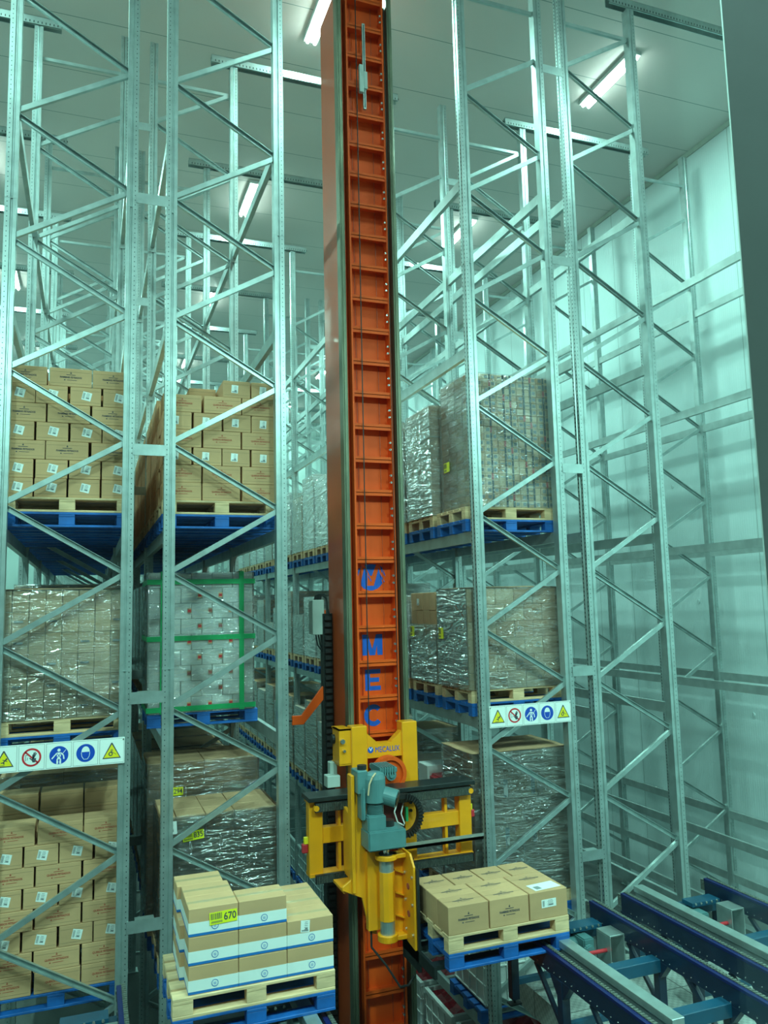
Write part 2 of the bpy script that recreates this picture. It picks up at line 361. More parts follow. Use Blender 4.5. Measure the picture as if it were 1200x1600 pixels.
def rack(name_label, xa, xf, zbase, far_full=9, frames=FY, levels=LEVELS, spacer=None, ties=None, extra=()):
    """xa aisle-side column line, xf the other one"""
    t = thing('pallet_rack', name_label, 'rack', ((xa+xf)/2, frames[0], zbase))
    sa = 1 if xa > xf else -1
    xl, xr = min(xa,xf)+0.045, max(xa,xf)-0.045
    zl = AISLE_N if xa < xf else FLUE_N; zr = FLUE_N if xa < xf else AISLE_N
    rise = 0.645
    up_m = brace_mesh(xr-xl, rise-0.05, False); dn_m = brace_mesh(xr-xl, -(rise-0.05), True); hz_m = brace_mesh(xr-xl, 0, True)
    stuff = MB(); nb = 0
    for i, y in enumerate(frames):
        link('upright', upright(sa, zbase, ZT), t, (xa,y,zbase)); link('upright', upright(-sa, zbase, ZT+0.12), t, (xf,y,zbase))
        items = [(up_m, z+0.03) for z in zl] + [(dn_m, z-0.03) for z in zl]
        items = [(m,z) for m,z in items if z-0.62 > zbase-0.02 and z+0.0 < 7.3 and not (m is up_m and z > 6.9)]
        for me, z in items:
            if nb < 98 and i < 5: link('brace', me, t, (xl,y,z)); nb += 1
            else:
                dz = rise-0.05 if me is up_m else -(rise-0.05)
                stuff.bar((xl,y,z),(xr,y,z+dz),0.034,0.048)
        stuff.bar((xl,y,7.42),(xr,y,7.42),0.034,0.045); stuff.bar((xl,y,zbase+0.25),(xr,y,zbase+0.25),0.034,0.045)
    tag(stuff.build('brace', GALV, t), kind='stuff')
    bm_ = MB(); far = MB(); L0 = frames[1]-frames[0]-0.11
    def bshape(m, x, y0, z, L):
        m.box(x-0.026,x+0.026,y0,y0+L,z-0.125,z-0.004); m.box(x-0.026,x+0.012,y0,y0+L,z-0.004,z)
        for yy in (y0+0.001,y0+L-0.006): m.box(x-0.045,x+0.045,yy,yy+0.005,z-0.19,z+0.05)
    bshape(bm_, 0, 0, 0, L0); bme = bm_.mesh('beam', GALVD)
    for i in range(len(frames)-1):
        for z in levels:
            for x in (xa,xf):
                if i < far_full: link('beam', bme, t, (x,frames[i]+0.055,z))
                else: bshape(far, x, frames[i]+0.055, z, L0)
    for (x,y0,z,L) in extra: m = MB(); bshape(m, x, y0, z, L); m.build('beam', GALVD, t)
    if far.v: tag(far.build('beam', GALVD, t), kind='stuff')
    if spacer:
        x0, x1 = spacer
        for y in frames:
            for z in (6.67,4.14,1.55,-0.83,-2.88):
                MB().box(x0-0.02,x1+0.02,y-0.062,y-0.056,z-0.055,z+0.055).box(x0+0.05,x1-0.05,y-0.056,y+0.03,z+0.05,z+0.055).build('spacer', GALV, t)
    if ties:
        x0, x1 = ties
        for y in frames:
            m = MB(); z = ZT+0.02
            m.box(x0,x1,y-0.05,y+0.05,z+0.115,z+0.12).box(x0,x1,y-0.05,y-0.045,z,z+0.12).box(x0,x1,y+0.045,y+0.05,z,z+0.12).box(x0,x1,y-0.05,y-0.03,z,z+0.005)
            x = x0+0.05
            while x < x1: m.box(x,x+0.012,y-0.0515,y-0.0495,z+0.02,z+0.05,1); x += 0.05
            m.build('tie_beam', [GALV, SLOT], t)
    return t
ZBASE = ZF+0.001
R1 = rack('galvanised pallet rack at the left edge, cartons with dark print on it', -0.78, 0.33, ZBASE, spacer=(0.39,0.66), ties=(-3.3,-0.50))
R2 = rack('galvanised pallet rack left of the orange mast, holding the green-strapped load', 1.84, 0.72, ZBASE, ties=(1.52,4.42))
R3 = rack('galvanised pallet rack right of the orange mast, full of wrapped loads', 4.11, 5.20, ZBASE, spacer=(5.26,5.51), extra=[(4.11,8.055,-4.50,2.72),(5.20,8.055,-4.50,2.72)])
R4 = rack('empty galvanised pallet rack standing behind the loaded one on the right', 6.66, 5.57, ZBASE, ties=(6.34,9.24), levels=[-4.55]+LEVELS)
R5 = rack('empty galvanised pallet rack along the white side wall', 8.93, 10.03, ZBASE, levels=[-4.55]+LEVELS)

# ------------------------------------------------------------------ pallets
def pallet_parts(t, x0, y0, z0, mtl, W_=1.2, D_=0.8, simple=False):
    """pallet with its front left bottom corner at x0,y0,z0, long side along X"""
    if simple:
        m = MB()
        for k in range(3): m.box(x0,x0+W_,y0+k*(D_-0.10)/2,y0+k*(D_-0.10)/2+0.10,z0,z0+0.022)
        for i in range(3):
            for k in range(3): m.box(x0+i*(W_-0.145)/2,x0+i*(W_-0.145)/2+0.145,y0+k*(D_-0.10)/2,y0+k*(D_-0.10)/2+0.10,z0+0.022,z0+0.10)
        for i in range(3): m.box(x0+i*(W_-0.145)/2,x0+i*(W_-0.145)/2+0.145,y0,y0+D_,z0+0.10,z0+0.122)
        for k in range(5): m.box(x0,x0+W_,y0+k*(D_-0.13)/4,y0+k*(D_-0.13)/4+0.13,z0+0.122,z0+0.144)
        return m
    out = []
    for k in range(3): out.append(('bottom_board', MB().box(x0,x0+W_,y0+k*(D_-0.10)/2,y0+k*(D_-0.10)/2+0.10,z0,z0+0.022)))
    for i in range(3):
        for k in range(3): out.append(('block', MB().box(x0+i*(W_-0.145)/2,x0+i*(W_-0.145)/2+0.145,y0+k*(D_-0.10)/2+0.002,y0+k*(D_-0.10)/2+0.098,z0+0.022,z0+0.10)))
    for i in range(3): out.append(('stringer', MB().box(x0+i*(W_-0.145)/2,x0+i*(W_-0.145)/2+0.145,y0,y0+D_,z0+0.10,z0+0.122)))
    for k in range(5): out.append(('deck_board', MB().box(x0,x0+W_,y0+k*(D_-0.13)/4,y0+k*(D_-0.13)/4+0.13,z0+0.122,z0+0.144)))
    for n, m in out: m.build(n, mtl, t, bevel=0.003)
PAL = {}
def pallet(x0, y0, z0, kind, label, near=True, W_=1.2, D_=0.8):
    """kind: 'blue' or 'wood'. Returns top z."""
    k = (kind, near, W_, D_); loc = (x0+W_/2, y0+D_/2, z0)
    mt = BLUEP if kind == 'blue' else WOOD
    cat = 'pallet'; nm = 'blue_pallet' if kind == 'blue' else 'wooden_pallet'
    if k not in PAL:
        if near:
            t = thing(nm, label, cat, loc); pallet_parts(t, x0, y0, z0, mt, W_, D_)
        else:
            m = pallet_parts(None, x0, y0, z0, mt, W_, D_, True); t = m.build(nm, mt, None, at=loc); tag(t, label, cat)
        PAL[k] = t
    else:
        t = copy_tree(PAL[k], loc); t['label'] = label
    t['group'] = 'blue slave pallets' if kind == 'blue' else 'wooden pallets under loads'
    return z0+0.144

# ------------------------------------------------------------------ cartons
def sheet(m, cx, cz, w, h, y, ang=0.0, mi=0, t=0.0008):
    c, s = math.cos(ang), math.sin(ang)
    P = [(cx+u*c-v*s, y, cz+u*s+v*c) for u,v in ((-w/2,-h/2),(w/2,-h/2),(w/2,h/2),(-w/2,h/2))]
    Q = [(p[0], y+t, p[2]) for p in P]
    m.add(P+Q, [(0,1,2,3),(7,6,5,4),(0,4,5,1),(1,5,6,2),(2,6,7,3),(3,7,4,0)], mi)
def label_sheet(ang, bottom_bar=False, w=0.085, h=0.085):
    m = MB(); sheet(m, 0, 0, w, h, -0.0008, ang, 0)
    def P(u,v): c,s=math.cos(ang),math.sin(ang); return (u*c-v*s, u*s+v*c)
    if not bottom_bar:
        for k in range(7): x,z = P(-w*0.42+k*0.0028, 0.0); sheet(m, x, z, 0.0016, h*0.72, -0.0013, ang, 1, 0.0004)
    else:
        x,z = P(0,-h*0.36); sheet(m, x, z, w*0.75, h*0.12, -0.0013, ang, 1, 0.0004)
    rr = random.Random(3)
    for k in range(5):
        ww = w*rr.uniform(0.25,0.5); x,z = P(w*0.10, h*(0.34-0.15*k)); sheet(m, x, z, ww, h*0.05, -0.0013, ang, 1, 0.0004)
    x,z = P(w*0.14,-h*0.22); sheet(m, x, z, w*0.3, h*0.14, -0.0013, ang, 1, 0.0004)
    return m.mesh('label', [LABELM, INKG], fix=False)
LAB_TILT = label_sheet(-0.22); LAB_UP = label_sheet(-0.06, True, 0.07, 0.085); LAB_WIDE = label_sheet(0.02, False, 0.15, 0.07)
def print_mesh(word, m, w=0.20, name='printed_text'):
    a = text_mesh(word, 0.024, m, 0.0006, 1.0, 0.0004)
    xs = [v.co.x for v in a.vertices]; k = w/(max(xs)-min(xs)); a.transform(Matrix.Diagonal((k,1,1,1)))
    bm = bmesh.new(); bm.from_mesh(a)
    q = MB(); sheet(q, 0, 0.026, w*0.42, 0.005, -0.0005, 0, 0, 0.0004); sheet(q, 0.0, 0.042, 0.014, 0.009, -0.0005, 0, 0, 0.0004); sheet(q, 0.0,0.052,0.006,0.007,-0.0005,0.5,0,0.0004)
    sheet(q, -w*0.28,-0.026,0.012,0.010,-0.0005,0,0,0.0004); sheet(q, 0.01,-0.026,w*0.45,0.004,-0.0005,0,0,0.0004)
    b = q.mesh('x', m, fix=False); bm.from_mesh(b); bm.to_mesh(a); bm.free(); a.name = name; return a
TXT_D = print_mesh('FIAMBRES FETEADOS', INK); TXT_R = print_mesh('QUESOS FETEADOS', INKR)
CM = {}
def carton_mesh(w, d, h, style='kraft', m0=None):
    k = (round(w,3),round(d,3),round(h,3),style)
    if k in CM: return CM[k]
    m = MB().box(-w/2,w/2,-d/2,d/2,0,h); me0 = None
    base = m.mesh('carton', [m0 or KRAFT, KRAFTS, WHITEC, BLUEB, TAPE], bevel=0.004)
    bm = bmesh.new(); bm.from_mesh(base)
    q = MB(); e = 0.0006
    def band(z0, z1, mi):
        q.box(-w/2-e, w/2+e, -d/2-e, d/2+e, z0, z1, mi)
    if style == 'kraft':
        sheet(q, 0, h*0.80, w*0.94, 0.0022, -d/2-0.0006, 0, 1, 0.0004); sheet(q, 0, h*0.17, w*0.94, 0.0022, -d/2-0.0006, 0, 1, 0.0004)
        q.box(-w/2+0.006,w/2-0.006,-0.0012,0.0012,h-0.0003,h+0.0005,1)
    if style == 'band':
        band(0.022, h*0.50, 2); band(0.004, 0.022, 3)
        q.box(-w/2+0.004,w/2-0.004,-0.0012,0.0012,h-0.0003,h+0.0005,1); q.box(-w/2+0.002,w/2-0.002,-0.024,0.024,h-0.0002,h+0.0003,4)
    if style == 'flat':
        q.box(-w/2+0.006,w/2-0.006,-0.0012,0.0012,h-0.0003,h+0.0005,1); q.box(-w/2+0.006,w/2-0.006,-0.02,0.02,h-0.0002,h+0.0003,4)
    if style == 'plain':
        q.box(-w/2+0.006,w/2-0.006,-0.0012,0.0012,h-0.0003,h+0.0005,1)
    b = q.mesh('x', [KRAFT,KRAFTS,WHITEC,BLUEB,TAPE], fix=False) if q.v else None
    if b: bm.from_mesh(b)
    bm.to_mesh(base); bm.free(); CM[k] = base; return base
CPROTO = {}
def loose_carton(cx, y0, z, w, d, h, deco, label, group, style='kraft', ang=0.0, lab_z=None, m0=None):
    """cx centre X, y0 front face Y; deco None/'D'/'R'/'L'/'U'/'W'/'WD'"""
    k = (round(w,3),round(d,3),round(h,3),style,deco); loc = (cx, y0+d/2, z)
    if k not in CPROTO:
        t = link('carton', carton_mesh(w,d,h,style,m0), None, loc); CPROTO[k] = t
        fr = (cx, y0-0.0012, z)
        if deco in ('D','R'): link('printed_text', TXT_D if deco == 'D' else TXT_R, t, (fr[0],fr[1],z+h*0.5))
        if deco == 'L': link('label', LAB_TILT, t, (fr[0]+0.01,fr[1],z+h*0.52))
        if deco == 'U': link('label', LAB_UP, t, (fr[0]-0.02,fr[1],z+h*0.52))
        if deco in ('B','BL'):
            m = MB(); m.ring((0,0),0.021,0.025,-0.0008,0.0,24,0); m.ring((0,0),0.0,0.020,-0.0006,0.0,20,1)
            for j in range(4): sheet(m, 0, 0.006-0.005*j, 0.022-0.003*abs(j-1.5), 0.002, -0.0010, 0, 0, 0.0004)
            o = link('round_emblem', m.mesh('round_emblem', [BLUEB, WHITEC], fix=False), t, (fr[0]+0.01, fr[1], z+h*0.30))
            if deco == 'BL': link('label', LAB_UP, t, (fr[0]-0.04,fr[1],z+h*0.74))
        if deco in ('T','TL','TW'):
            link('printed_text', TXT_D, t, (fr[0],fr[1],z+h*0.5)) if deco != 'TL' else link('label', LAB_WIDE, t, (fr[0],fr[1],z+h*0.55))
            o = link('printed_text', TXT_D, t, (cx, y0+d*0.45, z+h+0.0010)); o.rotation_euler = (-math.pi/2,0,0)
            if deco == 'TL':
                o2 = link('paper_sheet', MB().box(-0.14,0.14,-0.075,0.075,0,0.001).box(-0.11,-0.05,-0.05,0.02,0.001,0.0013,1).mesh('paper_sheet',[LABELM,INKG],fix=False), t, (cx+0.02, y0+d*0.5, z+h+0.0015)); o2.rotation_euler = (0,0,0.1)
    else:
        t = copy_tree(CPROTO[k], loc)
    tag(t, label, 'carton', group); t.rotation_euler = (0,0,ang)
    return t
def kraft_stack(x0, y0, z, layers, deco_big, deco_small, where, group, W_=1.2, h=0.183, skip=(), D_=0.8):
    """layers: 'B' three wide cartons, 'S' four narrow ones; two rows deep"""
    rr = random.Random(int(abs(x0*100)+abs(z*10)))
    n = 0
    for li, L in enumerate(layers):
        c = 3 if L == 'B' else 4; w = 0.385 if L == 'B' else 0.285
        gaps = [rr.uniform(0.2,1.0) for _ in range(c-1)]; tot = W_-c*w-0.01; sg = sum(gaps); gaps = [g/sg*tot for g in gaps]
        x = x0+0.005
        for i in range(c):
            for row in range(2):
                if (li,i,row) in skip: continue
                d = 0.285 if L == 'B' else 0.385
                yy = y0+0.01+rr.uniform(0,0.008) if row == 0 else y0+D_-d-0.01
                dc = (deco_big if L == 'B' else deco_small) if row == 0 else None
                loose_carton(x+w/2, yy, z+li*h, w, d, h-0.002, dc,
                    'kraft carton, %s, %s row, %s layer up, %s' % (['leftmost','second from left','third from left','rightmost'][i if i < c-1 else 3], 'front' if row == 0 else 'back', ORD[li], where), group)
            x += w+(gaps[i] if i < c-1 else 0)

# ------------------------------------------------------------------ wrapped loads (one thing each)
def crumple_shell(x0,x1,y0,y1,z0,z1,amp,seed,n=14, top=True):
    rr = random.Random(seed); m = MB()
    def grid(P, nu, nv):
        vs = [P(i/nu, j/nv) for j in range(nv+1) for i in range(nu+1)]
        fs = [(j*(nu+1)+i, j*(nu+1)+i+1, (j+1)*(nu+1)+i+1, (j+1)*(nu+1)+i) for j in range(nv) for i in range(nu)]
        m.add(vs, fs)
    a = lambda: rr.uniform(0, amp)
    edge = lambda u: 0.0 if u in (0,1) else 1.0
    grid(lambda u,v: (x0+(x1-x0)*u, y0-a()*edge(u), z0+(z1-z0)*v), n, n+4)
    grid(lambda u,v: (x1+a()*edge(u), y0+(y1-y0)*u, z0+(z1-z0)*v), n//2+2, n+4)
    grid(lambda u,v: (x0-a()*edge(u), y1+(y0-y1)*u, z0+(z1-z0)*v), n//2+2, n+4)
    grid(lambda u,v: (x1+(x0-x1)*u, y1+a()*edge(u), z0+(z1-z0)*v), n//2, n//2)
    return m
def ylabel(num, w=0.20, h=0.085, extra=True):
    m = MB(); sheet(m, 0,0,w,h,-0.001,0,0)
    x = -w*0.45
    rr = random.Random(9)
    while x < -w*0.03:
        b = rr.choice([0.0015,0.003,0.0045]); sheet(m, x, h*0.16, b, h*0.5, -0.0016, 0, 1, 0.0004); x += b+0.003
    for k in range(9): sheet(m, -w*0.42+k*w*0.045, -h*0.30, w*0.025, h*0.18, -0.0016, 0, 1, 0.0004)
    me = m.mesh('location_label', [YLAB, INK], fix=False)
    if num:
        tm = text_mesh(num, h*0.85, INK, 0.0012, 0.85, 0.0003); tm.transform(Matrix.Translation((w*0.24,-0.0016,0)))
        bm = bmesh.new(); bm.from_mesh(me); tm.materials.clear(); tm.materials.append(YLAB); tm.materials.append(INK)
        for p in tm.polygons: p.material_index = 1
        bm.from_mesh(tm); bm.to_mesh(me); bm.free()
    return me
def grid_load(label, x0, y0, z, w, d, h, nx, ny, nz, mats, wrapm, near=True, gap=0.006, seed=1, top_sheet=None, wrap_z0=0.0, cat='wrapped load', name='wrapped_load', style='plain', amp=0.006, offset=True, vis_side=None, bulge=0.0):
    t = thing(name, label, cat, (x0+w/2, y0+d/2, z), 'wrapped pallet loads')
    rr = random.Random(seed); cw, cd, ch = w/nx, d/ny, h/nz
    count = 0; rest = MB(); cells = []
    for k in range(nz):
        for j in range(ny):
            for i in range(nx):
                front = j == 0; side = (i == 0 or i == nx-1); topc = k == nz-1
                if front or side or topc or j == ny-1:
                    cells.append((0 if front else (1 if (vis_side is not None and i == (0 if vis_side < 0 else nx-1)) else 2), -k, i, j))
    cells.sort()
    mm = mats if isinstance(mats, list) else [mats]
    MES = {}
    for (pr, nk, i, j) in cells:
        k = -nk; off = (cw*0.5 if (offset and k % 2 and nx > 2) else 0)
        xa = x0+i*cw; xb = xa+cw
        if off: xa = x0 if i == 0 else x0+(i-0.5)*cw; xb = x0+(i+0.5)*cw if i < nx-1 else x0+w
        jx = rr.uniform(-0.002,0.002)+bulge*math.sin(k*1.7+i); jy = rr.uniform(0,0.006); mi = rr.randrange(len(mm))
        if near and count < 95:
            key = (round(xb-xa,3), mi)
            if key not in MES: MES[key] = carton_mesh(xb-xa-gap, cd-gap, ch-gap*0.5, style+str(mi), mm[mi])
            link('carton', MES[key], t, ((xa+xb)/2+jx, y0+(j+0.5)*cd+jy, z+k*ch)); count += 1
        else:
            rest.box(xa+gap/2+jx, xb-gap/2+jx, y0+j*cd+gap/2+jy, y0+(j+1)*cd-gap/2+jy, z+k*ch, z+(k+1)*ch-gap*0.5, mi)
    if rest.v: tag(rest.build('cartons', mm, t), kind='stuff')
    if wrapm: crumple_shell(x0-0.012,x0+w+0.012,y0-0.012,y0+d+0.012,z+wrap_z0,z+h+0.005,amp,seed,n=14 if near else 6).build('stretch_wrap', wrapm, t, smooth=True, fix=False)
    if top_sheet:
        m = MB(); n = 6
        vs = [(x0-0.01+(w+0.02)*i/n, y0-0.015+(d+0.03)*j/n, z+h+0.004+(0.012 if 0 < i < n and 0 < j < n else 0)+rr.uniform(0,0.008)) for j in range(n+1) for i in range(n+1)]
        vs2 = [(a,b,c-0.004) for a,b,c in vs]; N_ = len(vs)
        fs = [(j*(n+1)+i, j*(n+1)+i+1, (j+1)*(n+1)+i+1, (j+1)*(n+1)+i) for j in range(n) for i in range(n)]
        m.add(vs, fs); m.add(vs2, [f[::-1] for f in fs]); m.build('top_sheet', top_sheet, t, fix=False)
    return t

YS = lambda b, s: FY[b]+0.13+0.92*s      # front Y of slot s in bay b
def base(x0, y, lev, what, near=True, wood=True):
    z = pallet(x0, y, LEVELS[lev], 'blue', 'blue pallet under '+what, near)
    if wood: z = pallet(x0, y, z, 'wood', 'wooden pallet under '+what, near)
    return z+0.001

# rack 1 (far left)
X1 = -0.82; X2 = 0.66; X3 = 4.03
z = base(X1, YS(0,0), 2, 'the cartons with dark print at upper left')
kraft_stack(X1, YS(0,0), z, 'SSBSBSB', 'D', 'L', 'upper left stack', 'cartons of the upper left stack')
z = base(X2, YS(0,0), 2, 'the red-print cartons left of the mast')
kraft_stack(X2, YS(0,0), z, 'BBSBSBS', 'R', 'U', 'upper middle stack', 'cartons of the upper middle stack', skip=[(6,0,0),(6,0,1),(6,1,0)])
z = base(X1, YS(0,0), 0, 'the red-print cartons at lower left', wood=False)
kraft_stack(X1, YS(0,0), z, 'BBSBSBSBB', 'R', 'L', 'lower left stack', 'cartons of the lower left stack', skip=[(8,0,0),(8,1,0),(8,2,0)])
z = base(X1, YS(0,0), 1, 'the pale wrapped cartons at middle left')
g = grid_load('clear-wrapped load of pale buff cartons at middle left', X1, YS(0,0), z, 1.16, 0.8, 1.19, 8, 3, 6, PALEC, WRAP, seed=3, top_sheet=KRAFTD, offset=False)
for k in range(5):
    for i in (1,3,5,7):
        if (k+i) % 3: MB().box(X1+0.145*i+0.02,X1+0.145*i+0.10,YS(0,0)-0.014,YS(0,0)-0.0125,z+0.198*k+0.10,z+0.198*k+0.118).build('printed_strip', INKG, g)
z = base(X1, YS(0,1), 0, 'the dark wrapped load at lower left', near=False)
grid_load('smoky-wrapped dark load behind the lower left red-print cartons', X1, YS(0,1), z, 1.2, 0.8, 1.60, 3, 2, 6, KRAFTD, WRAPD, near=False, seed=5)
# rack 2 lower
zb = pallet(X2-0.06, YS(0,1), LEVELS[1], 'blue', 'blue painted pallet under the white green-strapped load')
g = grid_load('white carton load tied with green straps beside the flue', X2-0.05, YS(0,1), zb+0.001, 1.14, 0.8, 1.53, 5, 3, 9, [WHITEC], WRAP, seed=11, offset=True)
gx0, gx1, gy, gz0, gz1 = X2-0.05, X2-0.05+1.14, YS(0,1), zb, zb+1.53
def strap(m): m.build('strap', GREENS, g)
for xx in (gx0+0.12, gx1-0.16): strap(MB().box(xx,xx+0.055,gy-0.021,gy-0.017,gz0,gz1+0.012).box(xx,xx+0.055,gy-0.021,gy+0.8,gz1+0.010,gz1+0.013))
for zz in (gz1-0.13, gz0+0.78, gz0+0.02): strap(MB().box(gx0-0.022,gx1+0.022,gy-0.023,gy-0.019,zz,zz+0.055).box(gx1+0.019,gx1+0.023,gy-0.02,gy+0.8,zz,zz+0.055).box(gx0-0.023,gx0-0.019,gy-0.02,gy+0.8,zz,zz+0.055))
pic = MB().box(-0.022,0.022,-0.0005,0.0005,0,0.055,0).box(-0.018,0.018,-0.001,-0.0005,0.012,0.040,1).mesh('printed_picture',[KRAFTD,REDP],fix=False)
for k in range(8):
    for i in range(3): link('printed_picture', pic, g, (gx0+0.43+0.228*i+(0.114 if k % 2 else 0), gy-0.015, gz0+0.06+0.17*k))
z = base(X2, YS(0,0), 0, 'the wrapped load behind the banded cartons')
g = grid_load('shiny-wrapped brown carton load behind the banded cartons', X2+0.02, YS(0,0), z, 1.12, 0.8, 1.26, 4, 3, 6, KRAFTD, WRAP, seed=21, vis_side=1, amp=0.012)
link('location_label', ylabel('835'), g, (X2+0.32, YS(0,0)-0.03, z+1.07)).rotation_euler = (0,-0.10,0)
link('label', label_sheet(0.05, False, 0.15, 0.12), g, (X2+0.09, YS(0,0)-0.03, z+1.16))
z = base(X2-0.03, YS(0,1), 0, 'the tall wrapped load with the yellow number', near=False)
g = grid_load('tall shiny-wrapped brown load with a yellow number behind another load', X2-0.04, YS(0,1), z, 1.18, 0.8, 1.60, 3, 2, 6, KRAFTD, WRAP, seed=22, amp=0.012)
link('location_label', ylabel('294'), g, (X2+0.22, YS(0,1)-0.035, z+1.30))
# further loads of racks 1 and 2 seen through the gap and from below
for rx, nm in ((X1,'the far left rack'),(X2,'the rack left of the mast')):
    for b in range(4):
        for s in range(3):
            if b == 0 and s == 0: continue
            w_ = 'the %s load back, upper level, %s' % (ORD[b*3+s], nm)
            z = base(rx, YS(b,s), 2, w_, near=False)
            grid_load('brown carton load, %s back, upper level, %s' % (ORD[b*3+s], nm), rx+0.01, YS(b,s), z, 1.18, 0.8, 1.25, 3, 2, 7, KRAFT, None, near=False, seed=30+b*3+s, name='carton_load', cat='carton load')
    for b, s, lev in ((0,2,1),(1,0,1),(1,1,1),(1,2,1),(2,0,1),(0,2,0),(1,0,0),(1,1,0),(1,2,0),(2,0,0)):
        w_ = 'the %s load back, %s level, %s' % (ORD[b*3+s], 'middle' if lev == 1 else 'lower', nm)
        z = base(rx, YS(b,s), lev, w_, near=False)
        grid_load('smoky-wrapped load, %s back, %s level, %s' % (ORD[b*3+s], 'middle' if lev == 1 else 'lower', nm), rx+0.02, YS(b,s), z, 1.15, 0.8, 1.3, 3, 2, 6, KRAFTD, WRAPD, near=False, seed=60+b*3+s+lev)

# rack 3 (right of the mast)
z = base(X3, YS(0,0), 2, 'the tall load of small cartons right of the mast')
g = grid_load('tall clear-wrapped load of many small printed cartons right of the mast', X3+0.10, YS(0,0), z, 1.10, 0.8, 1.60, 12, 4, 20, [KRAFT,PALEC,PALEC], WRAP, seed=41, offset=False, gap=0.010, vis_side=-1, bulge=0.003)
mk = MB()
rr = random.Random(5)
for i in range(12):
    for k in range(20):
        cx = X3+0.10+1.10/12*(i+0.5); cz = z+0.08*(k+0.5)
        if rr.random() < 0.75:
            a_, b_ = (0.022,0.02) if i % 4 else (0.028,0.006)
            mk.box(cx-a_,cx+a_,YS(0,0)-0.004,YS(0,0)-0.003,cz-b_,cz+b_, 0)
    if i in (1,3,5,6,8,9,11):
        for k in range(20): mk.box(X3+0.10+1.10/12*i-0.013,X3+0.10+1.10/12*i+0.013,YS(0,0)-0.003,YS(0,0)-0.0015,z+0.08*k+0.004,z+0.08*k+0.076, 1 if (k+i) % 7 else 2)  # dark strips paint the shade in the gaps between carton columns
tag(mk.build('print_and_gap_shade', [INKG, INK, REDP], g), kind='stuff')
o = link('location_label', ylabel('', 0.16, 0.12), g, (X3+0.10-0.024, YS(0,0)+0.62, z+0.56)); o.rotation_euler = (0,0,-math.pi/2)
z = base(X3, YS(0,1), 2, 'the second load right of the mast')
grid_load('milky-wrapped kraft load behind the tall load of small cartons', X3, YS(0,1), z, 1.15, 0.8, 1.42, 2, 2, 2, KRAFTD, WRAPM, seed=42, vis_side=-1, wrap_z0=0.0)
z = base(X3, YS(0,2), 2, 'the third load right of the mast', near=False)
grid_load('milky-wrapped load hidden half behind the orange mast', X3, YS(0,2), z, 1.15, 0.8, 1.4, 3, 2, 5, GREYC, WRAPM, near=False, seed=43)
z = base(X3, YS(0,0), 1, 'the wrapped kraft cartons above the safety signs')
g = grid_load('clear-wrapped load of pale kraft cartons above the right safety signs', X3-0.02, YS(0,0), z, 1.22, 0.8, 1.14, 5, 3, 6, [PALEC,KRAFT], WRAP, seed=44, vis_side=-1, top_sheet=KRAFTD)
for k in range(5):
    for i in range(5):
        if (i*3+k) % 2: MB().ring((X3+0.16+0.24*i, z+0.10+0.19*k),0.022,0.028,YS(0,0)-0.014,YS(0,0)-0.013,16).build('printed_oval', INKG, g)
o = link('location_label', ylabel('', 0.13, 0.13), g, (X3-0.045, YS(0,0)+0.68, z+0.62)); o.rotation_euler = (0,0,-math.pi/2)
crumple_shell(X3-0.037,X3-0.034,YS(0,0),YS(0,0)+0.8,z+0.06,z+1.14,0.004,77,8).build('side_wrap', WRAPM, g, smooth=True, fix=False)
z = base(X3, YS(0,1), 1, 'the load topped with open cartons')
g = grid_load('milky-wrapped load with bare cartons on top beside the mast', X3, YS(0,1), z, 1.15, 0.8, 1.12, 4, 4, 5, KRAFTD, None, seed=45, vis_side=-1)
crumple_shell(X3-0.014,X3+1.165,YS(0,1)-0.014,YS(0,1)+0.814,z,z+0.72,0.006,12,10).build('stretch_wrap', WRAPM, g, smooth=True, fix=False)
o = link('label', LAB_UP, g, (X3-0.004, YS(0,1)+0.55, z+1.0)); o.rotation_euler = (0,0,-math.pi/2)
o = link('location_label', ylabel('', 0.13, 0.13), g, (X3-0.024, YS(0,1)+0.72, z+0.62)); o.rotation_euler = (0,0,-math.pi/2)
z = base(X3, YS(0,2), 1, 'the hidden load beside the mast', near=False)
grid_load('milky-wrapped load mostly hidden by the orange mast, middle level', X3, YS(0,2), z, 1.15, 0.8, 1.1, 3, 2, 5, GREYC, WRAPM, near=False, seed=46)
z = base(X3, YS(0,0), 0, 'the tall wrapped cartons below the safety signs')
g = grid_load('tall wrapped load of brown cartons below the right safety signs', X3-0.02, YS(0,0), z, 1.22, 0.8, 1.56, 3, 3, 6, KRAFTD, WRAP, seed=47, vis_side=-1, top_sheet=KRAFTD)
for k, i in ((4,1),(4,2),(2,1),(2,2),(0,1),(0,2)):
    MB().box(X3+0.35*i,X3+0.35*i+0.05,YS(0,0)-0.014,YS(0,0)-0.013,z+0.26*k+0.03,z+0.26*k+0.22).build('gap_shade_strip', INKG, g)  # grey strips stand for shade in the gaps between cartons
z = base(X3, YS(0,1), 0, 'the load behind the yellow frame')
g = grid_load('milky-wrapped low load seen through the yellow frame', X3, YS(0,1), z, 1.15, 0.8, 0.95, 3, 2, 4, WHITEC, WRAPW, seed=48)
MB().box(X3+0.05,X3+0.42,YS(0,1)+0.1,YS(0,1)+0.5,z+0.96,z+1.10).build('red_parcel', REDBAG, g, bevel=0.03, seg=3)
MB().box(X3+0.02,X3+0.5,YS(0,1)+0.45,YS(0,1)+0.75,z+0.96,z+1.20).build('white_tray', CRATEM, g, bevel=0.01)
z = base(X3, YS(0,2), 0, 'the low hidden load', near=False)
grid_load('milky-wrapped load behind the mast on the lower level', X3, YS(0,2), z, 1.15, 0.8, 1.1, 3, 2, 4, GREYC, WRAPM, near=False, seed=49)
